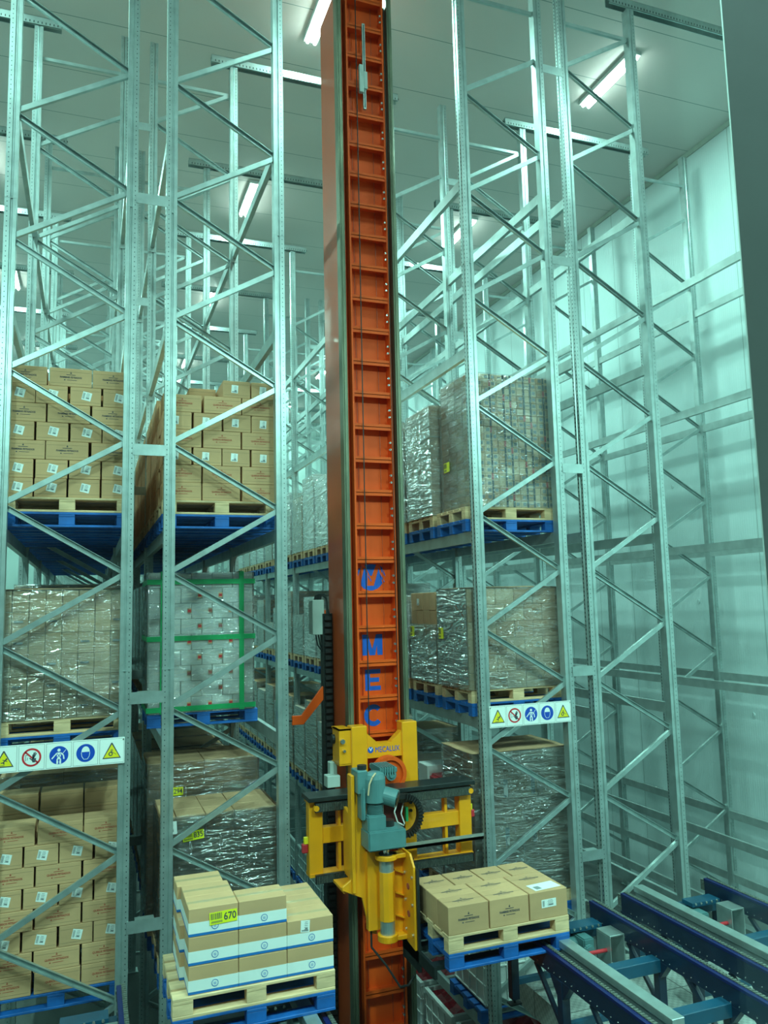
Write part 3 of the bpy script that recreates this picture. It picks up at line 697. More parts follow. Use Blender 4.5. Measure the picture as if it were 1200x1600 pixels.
# farther bays: (bay, slot, level, height, cartons, wrap)
far = []
for b in range(1,6):
    for s in range(3):
        n = b*3+s
        far.append((b,s,2,[1.25,1.3,1.45,1.15,1.35][n % 5], [WHITEC,GREYC,KRAFT][n % 3], [WRAPW,WRAPW,WRAPM][n % 3]))
        far.append((b,s,1,[0.95,0.6,1.15,0.8,1.3][n % 5], [KRAFT,WHITEC,GREYC][n % 3], [WRAPM,WRAPW,WRAPM][n % 3]))
        far.append((b,s,0,[1.2,1.35,1.1,1.4][n % 4], [GREYC,KRAFT][n % 2], WRAPM))
for (b,s,lev,h,m_,w_) in far:
    nm = 'the %s load deep on the %s level right of the mast' % (ORD[b*3+s-3] if b*3+s-3 < 12 else ['thirteenth','fourteenth','fifteenth'][b*3+s-15], ['lower','middle','upper'][lev])
    z = base(X3, YS(b,s), lev, nm, near=False)
    grid_load('wrapped load, '+nm.replace('the ',''), X3+0.01, YS(b,s), z, 1.15, 0.8, h, 2, 2, 5, m_, w_, near=False, seed=100+b*9+s*3+lev)

# plastic crates low in the racks
def crate_mesh(mtl):
    m = MB(); w,d,h = 1.0,0.78,0.62; t = 0.03
    m.box(0,w,0,d,0,t); m.box(0,w,0,t,0,h); m.box(0,w,d-t,d,0,h); m.box(0,t,t,d-t,0,h); m.box(w-t,w,t,d-t,0,h)
    m.box(-0.02,w+0.02,-0.02,0.0,h-0.05,h); m.box(-0.02,0.0,0,d,h-0.05,h); m.box(w,w+0.02,0,d,h-0.05,h)
    for k in range(5): m.box(0.02+k*0.235,0.04+k*0.235,-0.015,0.0,0.05,h-0.05); m.box(-0.015,0.0,0.02+k*0.18,0.04+k*0.18,0.05,h-0.05)
    for q in (0.03,0.22,0.4): m.box(0,w,-0.015,0,q,q+0.02); m.box(-0.015,0,0,d,q,q+0.02)
    return m.mesh('crate', mtl, bevel=0.004)
CRW = crate_mesh(CRATEM); CRG = crate_mesh(CRATEG)
def crate(x, y, z, label, me=None, group='plastic crates low in the racks', bag=True):
    o = link('plastic_crate', me or CRW, None, (x,y,z)); tag(o, label, 'crate', group)
    if bag:
        m = MB(); rr = random.Random(int(y*10)); n = 8
        vs = [(0.04+0.92*i/n, 0.04+0.70*j/n, 0.55+rr.uniform(-0.03,0.05)) for j in range(n+1) for i in range(n+1)]
        fs = [(j*(n+1)+i, j*(n+1)+i+1, (j+1)*(n+1)+i+1, (j+1)*(n+1)+i) for j in range(n) for i in range(n)]
        m.add(vs, fs); m.box(0.035,0.965,0.035,0.745,0.035,0.45)
        c = link('red_filling', m.mesh('red_filling', REDBAG, fix=False), o, (x,y,z))
zb = pallet(X3-0.02, YS(0,0), -4.50, 'blue', 'blue pallet under the white crate below the carried pallet')
crate(X3+0.05, YS(0,0)+0.01, zb+0.001, 'white plastic crate on a blue pallet below the carried pallet', bag=False)
for k, (yy, lab) in enumerate(((YS(0,0)-0.0,'nearest'),(YS(0,1),'second nearest'),(YS(0,2),'third nearest'))):
    zb = pallet(X3-0.02, yy, ZF+0.002, 'blue', 'blue pallet on the floor under the %s white crate of red goods' % lab, near=False)
    crate(X3+0.05, yy, zb+0.001, 'white crate of red goods on the floor right of the mast, %s' % lab)
for k in range(1,4):
    for s in range(3):
        zb = pallet(X3, YS(k,s), ZF+0.002, 'blue', 'blue pallet under the %s grey crate deep on the floor' % ORD[(k-1)*3+s], near=False)
        crate(X3+0.05, YS(k,s), zb+0.001, 'grey plastic crate deep behind the yellow frame, %s from the front' % ORD[(k-1)*3+s], CRG, bag=False)
crate(X2-0.04, YS(0,0), ZF+0.15, 'white crate of red goods at the foot of the rack left of the mast')
pallet(X2-0.04, YS(0,0), ZF+0.002, 'blue', 'blue pallet under the crate left of the mast', near=False)

# ------------------------------------------------------------------ safety signs
def disc(m, c, r, y, mi, n=32, sz=1.0):
    vs = [(c[0]+r*math.cos(2*math.pi*k/n), y, c[1]+sz*r*math.sin(2*math.pi*k/n)) for k in range(n)]
    m.add(vs, [tuple(range(n))], mi)
def poly(m, pts, y, mi): m.add([(p[0],y,p[1]) for p in pts], [tuple(range(len(pts)))], mi)
def stroke(m, pts, w, y, mi):
    for a, b in zip(pts, pts[1:]):
        d = math.hypot(b[0]-a[0], b[1]-a[1]) or 1; nx, nz = -(b[1]-a[1])/d*w/2, (b[0]-a[0])/d*w/2
        poly(m, [(a[0]-nx,a[1]-nz),(b[0]-nx,b[1]-nz),(b[0]+nx,b[1]+nz),(a[0]+nx,a[1]+nz)], y, mi)
def sign_board(x0, y, z, label, W_=1.06, Hh=0.235):
    t = thing('safety_sign_board', label, 'sign', (x0+W_/2, y, z))
    MB().box(x0,x0+W_,y,y+0.004,z,z+Hh).build('backing', SIGNW, t)
    M_ = [SIGNW, INK, SIGNY, SIGNR, SIGNB]
    pw = W_/5
    for i in range(5):
        m = MB(); cx, cz = x0+pw*(i+0.5), z+Hh/2; y1, y2, y3, y4 = y-0.001, y-0.0016, y-0.0022, y-0.0028
        hw = pw/2-0.008; hh = Hh/2-0.010
        m.box(cx-hw,cx+hw,y1,y,cz-hh,cz+hh,0)
        for a in (-1,1): stroke(m, [(cx+a*hw,cz-hh),(cx+a*hw,cz+hh)], 0.0022, y1-0.0003, 1); stroke(m, [(cx-hw,cz+a*hh),(cx+hw,cz+a*hh)], 0.0022, y1-0.0003, 1)
        r = 0.080; T = lambda u, v: (cx+u*r, cz+v*r)
        if i in (0,4):
            s = 1.0
            poly(m, [T(-1.02,-0.86),T(1.02,-0.86),T(0.06,0.92),T(-0.06,0.92)], y2, 1); poly(m, [T(-0.86,-0.74),T(0.86,-0.74),T(0.0,0.74)], y3, 2)
            if i == 0:
                disc(m, T(0.28,0.02), 0.10*r, y4, 1, 12); stroke(m, [T(0.22,-0.05),T(-0.02,-0.32),T(0.06,-0.52)], 0.13*r, y4, 1)
                stroke(m, [T(0.16,-0.10),T(-0.12,-0.06)], 0.08*r, y4, 1); stroke(m, [T(0.18,-0.12),T(0.36,-0.26)], 0.08*r, y4, 1); stroke(m, [T(-0.02,-0.32),T(-0.28,-0.38)], 0.10*r, y4, 1); stroke(m, [T(-0.45,-0.66),T(0.1,-0.66)], 0.06*r, y4, 1)
            else:
                m.ring(T(-0.12,-0.34), 0.13*r, 0.24*r, y4, y3-0.0001, 18, 1); m.ring(T(0.0,0.06), 0.06*r, 0.12*r, y4, y3-0.0001, 14, 1); stroke(m, [T(-0.1,-0.05),T(0.5,-0.42)], 0.05*r, y4, 1)
        elif i == 1:
            m.ring((cx,cz), 0.80*r, 1.0*r, y3, y2, 36, 3); stroke(m, [T(-0.66,0.62),T(0.66,-0.62)], 0.17*r, y3, 3)
            poly(m, [T(0.10,-0.55),T(0.40,-0.55),T(0.48,-0.1),T(0.02,-0.12)], y4, 1)
            for u, v, e in ((0.04,0.30,-0.06),(0.16,0.52,0.02),(0.30,0.56,0.14),(0.42,0.44,0.30)): stroke(m, [T(0.10+0.11*(u*2),-0.15),T(u+0.08,v)], 0.09*r, y4, 1)
            stroke(m, [T(0.10,-0.35),T(-0.20,-0.05)], 0.10*r, y4, 1); stroke(m, [T(-0.62,-0.35),T(-0.62,0.25),T(-0.38,0.28)], 0.05*r, y4, 1); stroke(m, [T(-0.40,0.0),T(-0.45,-0.3)], 0.05*r, y4, 1)
        elif i == 2:
            disc(m, (cx,cz), r, y2, 4); disc(m, T(0,0.56), 0.17*r, y3, 0, 16)
            poly(m, [T(-0.24,0.30),T(-0.17,-0.42),T(0.17,-0.42),T(0.24,0.30)], y3, 0); stroke(m, [T(-0.22,0.24),T(-0.48,-0.06),T(-0.74,-0.36)], 0.13*r, y3, 0); stroke(m, [T(0.22,0.24),T(0.48,-0.04),T(0.54,-0.46)], 0.13*r, y3, 0)
            stroke(m, [T(-0.14,-0.4),T(-0.16,-0.95)], 0.19*r, y3, 0); stroke(m, [T(0.14,-0.4),T(0.16,-0.95)], 0.19*r, y3, 0); stroke(m, [T(0.40,0.16),T(0.72,0.56)], 0.06*r, y3, 0)
            stroke(m, [T(-0.2,0.2),T(0.2,-0.3)], 0.06*r, y4, 4); stroke(m, [T(0.2,0.2),T(-0.2,-0.3)], 0.06*r, y4, 4); poly(m, [T(-0.14,-0.5),T(0.14,-0.5),T(0,-0.72)], y4, 4)
        else:
            disc(m, (cx,cz), r, y2, 4)
            n = 16; poly(m, [T(-0.46,0.12)]+[T(0.46,0.12)]+[T(0.44*math.cos(math.pi*k/n),0.16+0.58*math.sin(math.pi*k/n)) for k in range(n+1)], y3, 0)
            stroke(m, [T(-0.46,0.10),T(-0.40,-0.35),T(-0.20,-0.68),T(0.20,-0.68),T(0.40,-0.35),T(0.46,0.10)], 0.05*r, y3, 0)
        m.build(['falling_warning','no_touching_sign','harness_sign','helmet_sign','entanglement_warning'][i], M_, t, fix=False)
    for a in (0.012, W_-0.012):
        MB().cyl((x0+a,y-0.006,z+Hh-0.02),(x0+a,y,z+Hh-0.02),0.007,10).build('rivet', BOLT, t)
    return t
sign_board(-0.80, 7.925, -1.41, 'row of five safety pictograms fixed to the far left rack', 1.13)
sign_board(4.135, 7.925, -1.385, 'row of five safety pictograms fixed to the rack right of the mast', 1.045)

# ------------------------------------------------------------------ stacker crane
def crane():
    t = thing('stacker_crane', 'orange mast crane with yellow carriage in the aisle between the racks', 'crane', (2.985,8.6,ZF))
    xm0, xm1, yf, yb = 2.67, 3.30, 8.30, 9.02; ztop = 7.40
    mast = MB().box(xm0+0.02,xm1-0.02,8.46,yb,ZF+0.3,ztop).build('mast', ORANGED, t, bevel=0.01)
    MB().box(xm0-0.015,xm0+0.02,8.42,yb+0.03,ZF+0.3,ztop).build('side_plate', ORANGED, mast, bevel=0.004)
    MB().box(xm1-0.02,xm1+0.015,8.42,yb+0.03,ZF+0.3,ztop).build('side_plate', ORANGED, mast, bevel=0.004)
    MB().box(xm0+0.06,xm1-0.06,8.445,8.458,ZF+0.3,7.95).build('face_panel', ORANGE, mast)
    for x in (2.765,3.225):
        MB().box(x-0.010,x+0.010,yf+0.01,8.45,ZF+0.3,7.95).build('edge_flange', ORANGE, mast)
    for x in (2.64,3.285): MB().box(x-0.005,x+0.055,yf-0.005,8.42,ZF+0.3,7.9).box(x+0.012,x+0.040,yf-0.018,yf-0.005,ZF+0.3,7.9).build('guide_rail', OLIVE, mast, bevel=0.003)
    for x in (2.85,3.12): MB().box(x-0.004,x+0.004,8.438,8.446,ZF+0.3,7.9).build('fold_line', ORANGED, mast)
    zz = 0.11-0.379*14
    while zz < 7.9:
        MB().box(2.775,3.215,yf+0.02,8.445,zz-0.004,zz+0.004).box(2.775,3.215,yf+0.02,yf+0.026,zz-0.035,zz+0.035).build('rung_plate', ORANGE, mast)
        m = MB()
        for dz in (0.12,0.20): m.cyl((3.196,yf+0.005,zz+dz),(3.196,yf+0.035,zz+dz),0.013,8)
        m.build('bolt_pair', BOLT, mast)
        zz += 0.379
    # blue lettering and emblem on the panels
    y = 8.4425
    m = MB(); h_, w_ = 0.115, 0.122; zc = -0.455; X_ = 2.972
    for q in (-1,1):
        poly(m, [(X_+q*w_,zc-h_),(X_+q*w_,zc+h_),(X_+q*(w_-0.072),zc+h_),(X_+q*(w_-0.062),zc-h_)], y, 0)
        poly(m, [(X_+q*(w_-0.074),zc+h_),(X_+q*(w_-0.072),zc+h_),(X_+q*(w_-0.067),zc-0.01),(X_+q*0.034,zc-h_),(X_,zc-h_),(X_,zc-0.045)], y, 0)
    m.build('letter_m', LETB, mast, fix=False)
    zc = -0.84; m = MB(); w_ = 0.092
    poly(m, [(X_-w_,zc-h_),(X_-w_+0.058,zc-h_),(X_-w_+0.058,zc+h_),(X_-w_,zc+h_)], y, 0)
    for q, ww in ((h_-0.024,w_-0.002),(0.0,w_-0.018),(-h_+0.024,w_)): poly(m, [(X_-w_+0.058,zc+q-0.024),(X_+ww,zc+q-0.024),(X_+ww,zc+q+0.024),(X_-w_+0.058,zc+q+0.024)], y, 0)
    m.build('letter_e', LETB, mast, fix=False)
    zc = -1.225; m = MB(); n = 24; A = [math.radians(42+276*k/n) for k in range(n+1)]
    for a_, b_ in zip(A, A[1:]): poly(m, [(X_+0.060*math.cos(a_),zc+0.066*math.sin(a_)),(X_+0.112*math.cos(a_),zc+0.118*math.sin(a_)),(X_+0.112*math.cos(b_),zc+0.118*math.sin(b_)),(X_+0.060*math.cos(b_),zc+0.066*math.sin(b_))], y, 0)
    m.build('letter_c', LETB, mast, fix=False)
    m = MB(); c = (2.975,0.300); r = 0.18; T = lambda u, v: (c[0]+u*r, c[1]+v*r*0.86)
    poly(m, [T(-0.42,0.90),T(0.10,0.95),T(0.36,0.92),T(0.06,0.10),T(-0.06,0.10)], y, 0)                        # wedge between the strokes
    poly(m, [T(-0.80,0.62),T(-0.60,0.84),T(-0.92,-0.10),T(-0.98,0.05)], y, 0)
    poly(m, [T(-0.44,0.70),T(-0.22,0.30),T(-0.26,-0.62),T(-0.66,-0.62),T(-0.70,-0.50)], y, 0)
    poly(m, [T(0.60,0.86),T(0.82,0.62),T(0.98,0.02),T(0.70,0.40)], y, 0)
    poly(m, [T(0.52,0.66),T(0.76,-0.46),T(0.62,-0.64),T(0.18,-0.64)], y, 0)
    poly(m, [T(-0.66,-0.62),T(0.62,-0.64),T(0.46,-0.82),T(0.10,-0.97),T(-0.12,-0.97),T(-0.50,-0.82)], y, 0)
    poly(m, [T(0.62,0.22),T(0.90,-0.34),T(0.86,-0.40),T(0.60,0.06)], y, 0)
    poly(m, [T(-0.16,0.16),T(0.04,-0.28),T(0.0,-0.34),T(-0.18,0.02)], y, 0)
    m.build('emblem', LETB, mast, fix=False)
    # ropes, rail with sensor
    MB().cyl((2.855,8.27,-1.6),(2.87,8.27,7.8),0.0065,8).build('rope', BLACKM, mast); MB().cyl((3.185,8.275,-5.0),(3.235,8.275,7.8),0.005,8).build('rope', BLACKM, mast)
    MB().box(2.95,2.985,8.27,8.30,5.85,6.95).box(2.963,2.972,8.265,8.271,5.87,6.93,1).build('switch_rail', [GALV,SLOT], mast)
    MB().box(2.90,2.955,8.25,8.30,6.05,6.40).box(2.955,3.00,8.25,8.30,6.10,6.32).build('limit_switch', BOXG, mast, bevel=0.004)
    # cradle over the frame
    yc = 8.10
    cr = MB().box(2.60,2.775,yc,yc+0.16,-2.30,-1.28).build('carriage_post', YELLOW, t, bevel=0.008)
    MB().box(3.17,3.345,yc,yc+0.16,-2.30,-1.27).build('carriage_post', YELLOW, t, bevel=0.008)
    br = MB().box(2.775,3.17,yc+0.02,yc+0.12,-1.62,-1.47).prism([(2.775,-1.47),(2.90,-1.47),(2.775,-1.36)],'y',yc+0.02,yc+0.12).prism([(3.17,-1.47),(3.17,-1.36),(3.05,-1.47)],'y',yc+0.02,yc+0.12).build('cross_member', YELLOW, t)
    o = link('brand_lettering', text_mesh('MECALUX', 0.080, LETB, 0.0, 1, 0.001, width=0.275), br, (3.005,yc+0.018,-1.540))
    q = MB(); q.ring((2.815,-1.535),0.0,0.032,yc+0.017,yc+0.02,20,0); poly(q,[(2.795,-1.51),(2.815,-1.55),(2.838,-1.51),(2.828,-1.51),(2.816,-1.532),(2.804,-1.51)],yc+0.016,1); q.build('small_emblem', [LETB, SIGNW], br, fix=False)
    # bracket with rollers on the left
    b2 = MB().box(2.47,2.60,8.12,8.14,-1.66,-1.30).box(2.47,2.485,8.14,8.36,-1.66,-1.30).box(2.47,2.60,8.12,8.40,-1.315,-1.30).box(2.47,2.60,8.12,8.40,-1.67,-1.655).build('roller_bracket', YELLOW, t)
    MB().cyl((2.50,8.08,-1.42),(2.50,8.12,-1.42),0.025,12).cyl((2.52,8.09,-1.52),(2.52,8.12,-1.52),0.015,10).build('bolt', BOLT, b2)
    MB().cyl((2.44,8.30,-1.42),(2.62,8.30,-1.42),0.05,16).build('guide_roller', BLACK, b2)
    # orange sheave
    w = MB().ring((2.985,-1.78),0.0,0.165,8.02,8.07,36).ring((2.985,-1.78),0.145,0.185,7.995,8.095,36).build('sheave', ORANGE, t)
    MB().cyl((2.985,7.96,-1.78),(2.985,8.10,-1.78),0.055,20).cyl((2.985,7.94,-1.78),(2.985,7.96,-1.78),0.028,6).build('hub', TEAL, w)
    # wide traverse frame
    fx0, fx1, y0, y1, zt, zb_ = 2.06, 3.83, 7.82, 8.06, -1.92, -2.64
    fr = MB().box(fx0,fx1,y0,y1-0.04,zt-0.03,zt).box(fx0,fx1,y0,y0+0.15,zb_,zb_+0.03).build('traverse_frame', YELLOW, t)
    for a, b in ((fx0,fx0+0.14),(fx1-0.14,fx1)): MB().box(a,b,y0+0.01,y0+0.13,zb_+0.02,zt-0.02).build('end_post', YELLOW, fr, bevel=0.006)
    MB().box(fx0+0.1,2.72,y0+0.03,y0+0.13,-2.34,-2.19).build('centre_rail', YELLOW, fr, bevel=0.004)
    MB().box(3.25,fx1-0.1,y0+0.03,y0+0.13,-2.33,-2.19).build('centre_rail', YELLOW, fr, bevel=0.004)
    for x in (2.38,3.55,3.13): MB().box(x-0.015,x+0.015,y0+0.045,y0+0.12,zb_+0.02,zt-0.02).build('rib', YELLOW, fr)
    MB().box(3.08,3.20,y0+0.02,y0+0.05,zb_+0.02,zt-0.02).build('mounting_plate', YELLOW, fr)
    bb = MB()
    for z in (-2.04,-2.12,-2.36,-2.60): bb.cyl((3.14,y0,z),(3.14,y0+0.03,z),0.016,10)
    bb.build('bolt_row', BLACK, fr)
    top = MB().box(fx0-0.02,fx1+0.02,y0-0.06,y1-0.02,zt+0.001,zt+0.045).build('top_cover', BLACKM, t, bevel=0.004)
    for (z0, z1) in ((zt-0.10,zt-0.012),(zb_-0.05,zb_+0.03)):
        m = MB().box(fx0+0.05,fx1-0.02,y0-0.05,y0-0.01,z0,z1,0)
        x = fx0+0.06
        while x < fx1-0.04: m.box(x,x+0.006,y0-0.058,y0-0.05,z0+0.006,z1-0.006,1); x += 0.016
        m.build('gear_rack', [BLACK, CHAIN], fr)
    for x in (fx0+0.06, fx1-0.03): MB().cyl((x,y0-0.06,zt-0.06),(x,y0-0.02,zt-0.06),0.028,12).build('end_stop', YELLOW, fr)
    MB().box(fx1-0.0,fx1+0.06,y0+0.05,y0+0.10,-2.28,-2.20).build('red_lamp', REDP, fr, bevel=0.01); MB().box(fx0-0.06,fx0-0.0,y0+0.05,y0+0.10,-2.42,-2.33).build('red_lamp', REDP, fr, bevel=0.01)
    MB().box(fx1-0.01,fx1+0.03,y0+0.05,y0+0.09,-2.20,-2.14).build('gold_lamp', SIGNY, fr); MB().box(fx0-0.04,fx0,y0+0.05,y0+0.09,-2.33,-2.27).build('gold_lamp', SIGNY, fr)
    MB().box(2.95,3.90,7.70,7.76,-2.46,-2.43).box(2.95,3.90,7.70,7.71,-2.46,-2.40).build('cable_tray', GALV, t)
    # cable chain loop
    pts = [(2.55,-1.94)]
    for k in range(0,19):
        a = math.pi/2-math.pi*k/18; pts.append((3.02+0.17*math.cos(a), -2.13+0.19*math.sin(a)))
    pts.append((2.62,-2.34)); m = MB()
    for a, b in zip(pts, pts[1:]): m.bar((a[0],7.72,a[1]),(b[0],7.72,b[1]),0.07,0.045)
    for k in range(2,19): m.bar((pts[k][0],7.68,pts[k][1]),(pts[k][0]*0.5+pts[k-1][0]*0.5,7.68,pts[k][1]*0.5+pts[k-1][1]*0.5),0.02,0.055)
    m.build('cable_chain_loop', BLACK, t)
    MB().box(2.55,3.06,7.86,7.95,-2.42,-1.97).build('dark_backplate', mat('dark_red_plate',(0.12,0.015,0.015),0.5), t)
    cc = MB().tube([(2.98,7.80,-2.02),(2.93,7.76,-2.10),(2.96,7.75,-2.20),(3.03,7.76,-2.24)],0.008).tube([(3.05,7.80,-2.02),(3.00,7.75,-2.12),(3.03,7.74,-2.22)],0.007).build('loose_wires', LABELM, t)
    MB().box(3.05,3.075,7.74,7.78,-2.20,-2.06).build('green_plug', GREENS, t)
    # head: side plate, motor, gearbox, column, hinged plate
    yh = 7.25
    sp = MB().box(2.33,2.365,7.30,7.42,-2.66,-1.60).build('spine_plate', YELLOW, t, bevel=0.006)
    MB().prism([(2.35,-1.62),(2.44,-1.62),(2.46,-2.15),(2.52,-2.42),(2.57,-2.44),(2.57,-3.06),(2.50,-3.04),(2.43,-2.72),(2.30,-2.66),(2.24,-2.63),(2.24,-2.60),(2.32,-2.55),(2.35,-2.40)][::-1],'y',7.335,7.365).build('head_bracket', YELLOW, t, bevel=0.004)
    MB().box(2.26,2.56,7.36,7.70,-2.665,-2.64).build('head_foot', YELLOW, t)
    MB().prism([(7.365,-2.10),(7.80,-1.98),(7.80,-2.62),(7.365,-2.64)][::-1],'x',2.40,2.43).build('head_gusset', YELLOW, t)
    mo = MB().cyl((2.545,yh,-1.84),(2.545,yh,-1.63),0.103,28).cyl((2.545,yh,-1.63),(2.545,yh,-1.59),0.103,28,0,0.09).cyl((2.545,yh,-1.59),(2.545,yh,-1.57),0.09,28,0,0.05).build('motor', TEAL, t)
    m = MB()
    for k in range(9): m.cyl((2.545,yh,-1.95+k*0.013),(2.545,yh,-1.945+k*0.013),0.083,24)
    m.cyl((2.545,yh,-1.96),(2.545,yh,-1.83),0.072,24); m.build('cooling_fins', TEAL, mo)
    m2 = MB().cyl((2.60,yh,-1.78),(2.735,yh-0.09,-1.82),0.082,24).cyl((2.735,yh-0.09,-1.82),(2.742,yh-0.0946,-1.822),0.060,24,1).build('fan_housing', [TEAL,BLACKM], mo)
    mt = MB().box(2.37,2.47,7.22,7.42,-1.76,-1.55).box(2.60,2.78,7.25,7.55,-1.60,-1.55).build('terminal_box', TEAL, mo, bevel=0.008)
    m = MB()
    for k in range(7): m.box(2.60+k*0.024,2.612+k*0.024,7.24,7.50,-1.62,-1.54)
    m.build('finned_cover', TEAL, mo)
    MB().cyl((2.44,7.30,-1.55),(2.44,7.30,-1.51),0.045,16).build('black_cap', BLACK, mo)
    MB().tube([(2.45,7.16,-1.76),(2.46,7.15,-1.66),(2.49,7.15,-1.60),(2.53,7.17,-1.57)],0.008).build('cream_cable', PALEC, mo)
    gb = MB().box(2.44,2.62,yh-0.10,yh+0.12,-2.09,-1.95).box(2.43,2.80,yh-0.14,yh+0.12,-2.255,-2.08).box(2.40,2.44,yh-0.05,yh+0.12,-2.0,-1.7).build('gearbox', TEAL, t, bevel=0.012, seg=2)
    MB().cyl((2.66,yh-0.04,-2.08),(2.66,yh-0.04,-2.065),0.085,24).build('flange', TEAL, gb); MB().cyl((2.66,yh-0.04,-2.065),(2.66,yh-0.04,-2.01),0.055,18).build('gearbox_cap', BLACK, gb)
    xc = 2.635; yc2 = yh-0.03
    MB().cyl((xc,yc2,-2.32),(xc,yc2,-2.25),0.03,14).build('shaft', BOLT, gb)
    col = MB().cyl((xc,yc2,-2.90),(xc,yc2,-2.47),0.075,10).build('swivel_column', YELLOW, t)
    MB().cyl((xc,yc2,-2.36),(xc,yc2,-2.32),0.105,22).box(xc,2.83,yc2-0.05,yc2+0.06,-2.36,-2.32).build('top_collar', YELLOW, col, bevel=0.004)
    MB().cyl((xc,yc2,-2.47),(xc,yc2,-2.36),0.068,22).build('steel_band', GALV, col); MB().cyl((xc,yc2,-3.02),(xc,yc2,-2.90),0.068,22).build('steel_band', GALV, col)
    MB().cyl((xc,yc2,-3.08),(xc,yc2,-3.02),0.095,22).box(xc,2.83,yc2-0.05,yc2+0.05,-3.08,-3.04).build('bottom_collar', YELLOW, col, bevel=0.004)
    MB().cyl((xc,yc2,-2.32),(xc,yc2,-2.312),0.07,20).build('seal', BLACK, col)
    MB().box(2.47,2.60,yh+0.03,yh+0.10,-3.0,-2.30).build('column_web', YELLOW, col)
    hp = MB().prism([(6.99,-2.40),(7.08,-2.30),(7.36,-2.30),(7.36,-3.08),(6.99,-3.12)][::-1],'x',2.81,2.832).build('hinged_plate', YELLOW, t, bevel=0.003)
    MB().box(2.60,2.81,7.262,7.277,-3.05,-2.34).build('inner_web', YELLOW, hp)
    for z in (-2.48,-2.68,-2.88): MB().prism([(2.72,z),(2.81,z-0.04),(2.81,z-0.028),(2.72,z+0.012)],'y',7.225,7.262).build('web_stiffener', YELLOW, hp)
    m = MB()
    for z in (-2.50,-2.74,-3.00): m.cyl((2.80,7.03,z),(2.84,7.03,z),0.015,10); m.cyl((2.80,7.20,z),(2.84,7.20,z),0.015,10)
    m.build('bolt_row', BOLT, hp)
    for z in (-2.60,-2.84): MB().cyl((2.803,7.12,z),(2.809,7.12,z),0.028,16).build('lightening_hole', INKR, hp)
    MB().tube([(2.52,7.36,-2.90),(2.50,7.30,-3.15),(2.60,7.2,-3.28),(2.70,7.1,-3.45),(2.80,7.15,-3.47),(2.86,7.15,-3.40)],0.010).build('hanging_cable', BLACK, t)
    fk = MB().box(2.834,2.86,6.97,7.36,-3.30,-2.42).build('fork_carriage', BLACKM, t)
    for y_ in (6.66,7.08): MB().box(2.84,4.02,y_,y_+0.10,-3.165,-3.13).build('fork', BLACKM, fk)
    MB().box(2.834,2.86,6.62,7.36,-3.22,-3.12).build('fork_bar', BLACKM, fk)
    # power chain, cable guide, electric box and arm at the back left
    MB().box(2.535,2.645,8.90,9.02,ZF+0.3,-0.10).build('cable_trough', BLACKM, t)
    m = MB(); z = -5.2
    while z < -0.15: m.box(2.55,2.63,8.86,8.90,z,z+0.045,0); z += 0.075
    m.build('energy_chain', BLACK, t)
    bx = MB().box(2.42,2.56,8.92,9.10,-0.34,0.06).build('electric_box', BOXG, t, bevel=0.006)
    MB().box(2.56,2.585,8.95,9.08,-0.38,-0.06).build('box_bracket', ORANGE, bx)
    for k in range(5):
        a = 2.46+0.018*k
        MB().tube([(a,8.98,0.06),(a+0.01,8.98,0.11),(a+0.05,8.97,0.13),(2.60,8.96,0.08-0.01*k),(2.60+0.006*k,8.95,-0.12),(2.59,8.95,-0.45)],0.0085,6).build('cable', BLACKM, bx)
    for k in range(3): MB().tube([(2.47+0.03*k,8.98,-0.34),(2.49+0.03*k,8.98,-0.46),(2.57,8.96,-0.58+0.03*k)],0.008,6).build('cable', BLACKM, bx)
    arm = MB().prism([(2.17,-1.34),(2.30,-1.34),(2.59,-1.02),(2.59,-0.93),(2.53,-0.93),(2.28,-1.24),(2.17,-1.24)],'y',8.93,8.97).build('bracket_arm', ORANGE, t, bevel=0.003)
    MB().cyl((2.02,8.95,-1.29),(2.18,8.95,-1.29),0.014,10).build('sensor_tip', BLACK, arm)
    MB().box(2.36,2.50,8.20,8.34,-1.90,-1.78).box(2.42,2.50,8.30,8.40,-1.80,-1.66).build('junction_box', BOXG, t, bevel=0.006)
    MB().box(2.70,3.27,8.2,9.1,ZF+0.02,ZF+0.3).build('mast_foot', ORANGED, t)
    return t
crane()
tag(MB().box(2.94,3.03,4.0,33.5,ZF+0.001,ZF+0.02).build('floor_rail', OLIVE), 'steel running rail on the floor of the crane aisle', 'rail')

# ------------------------------------------------------------------ carried pallet (right) and waiting pallet (left)
z = pallet(2.92, 6.50, -3.125, 'blue', 'blue pallet carried on the crane forks')
z = pallet(2.92, 6.50, z, 'wood', 'wooden pallet carried on the crane forks')+0.001
cells = []
for r_ in range(2):
    for i in range(3): cells.append((2.92+0.2+0.40*i, 6.505+0.237*r_, 0.388, 0.232, r_, i))
for (cx,cy,w,d,r_,i) in cells:
    deco = 'TL' if (r_ == 0 and i == 2) else 'T'
    loose_carton(cx, cy, z, w, d, 0.235, deco, 'kraft carton with dark print on the carried pallet, %s of the %s row' % (['left','middle','right'][i], ['front','second'][r_]), 'cartons on the carried pallet', 'plain')
for i in range(4):
    loose_carton(2.92+0.15+0.30*i, 6.985, z, 0.286, 0.315, 0.235, 'T', 'kraft carton with dark print on the carried pallet, %s of the back row' % ['leftmost','second from left','third from left','rightmost'][i], 'cartons on the carried pallet', 'plain')
z = pallet(0.60, 6.12, -3.04, 'blue', 'blue pallet under the banded cartons at lower left')
z = pallet(0.60, 6.12, z, 'wood', 'wooden pallet under the banded cartons at lower left')+0.001
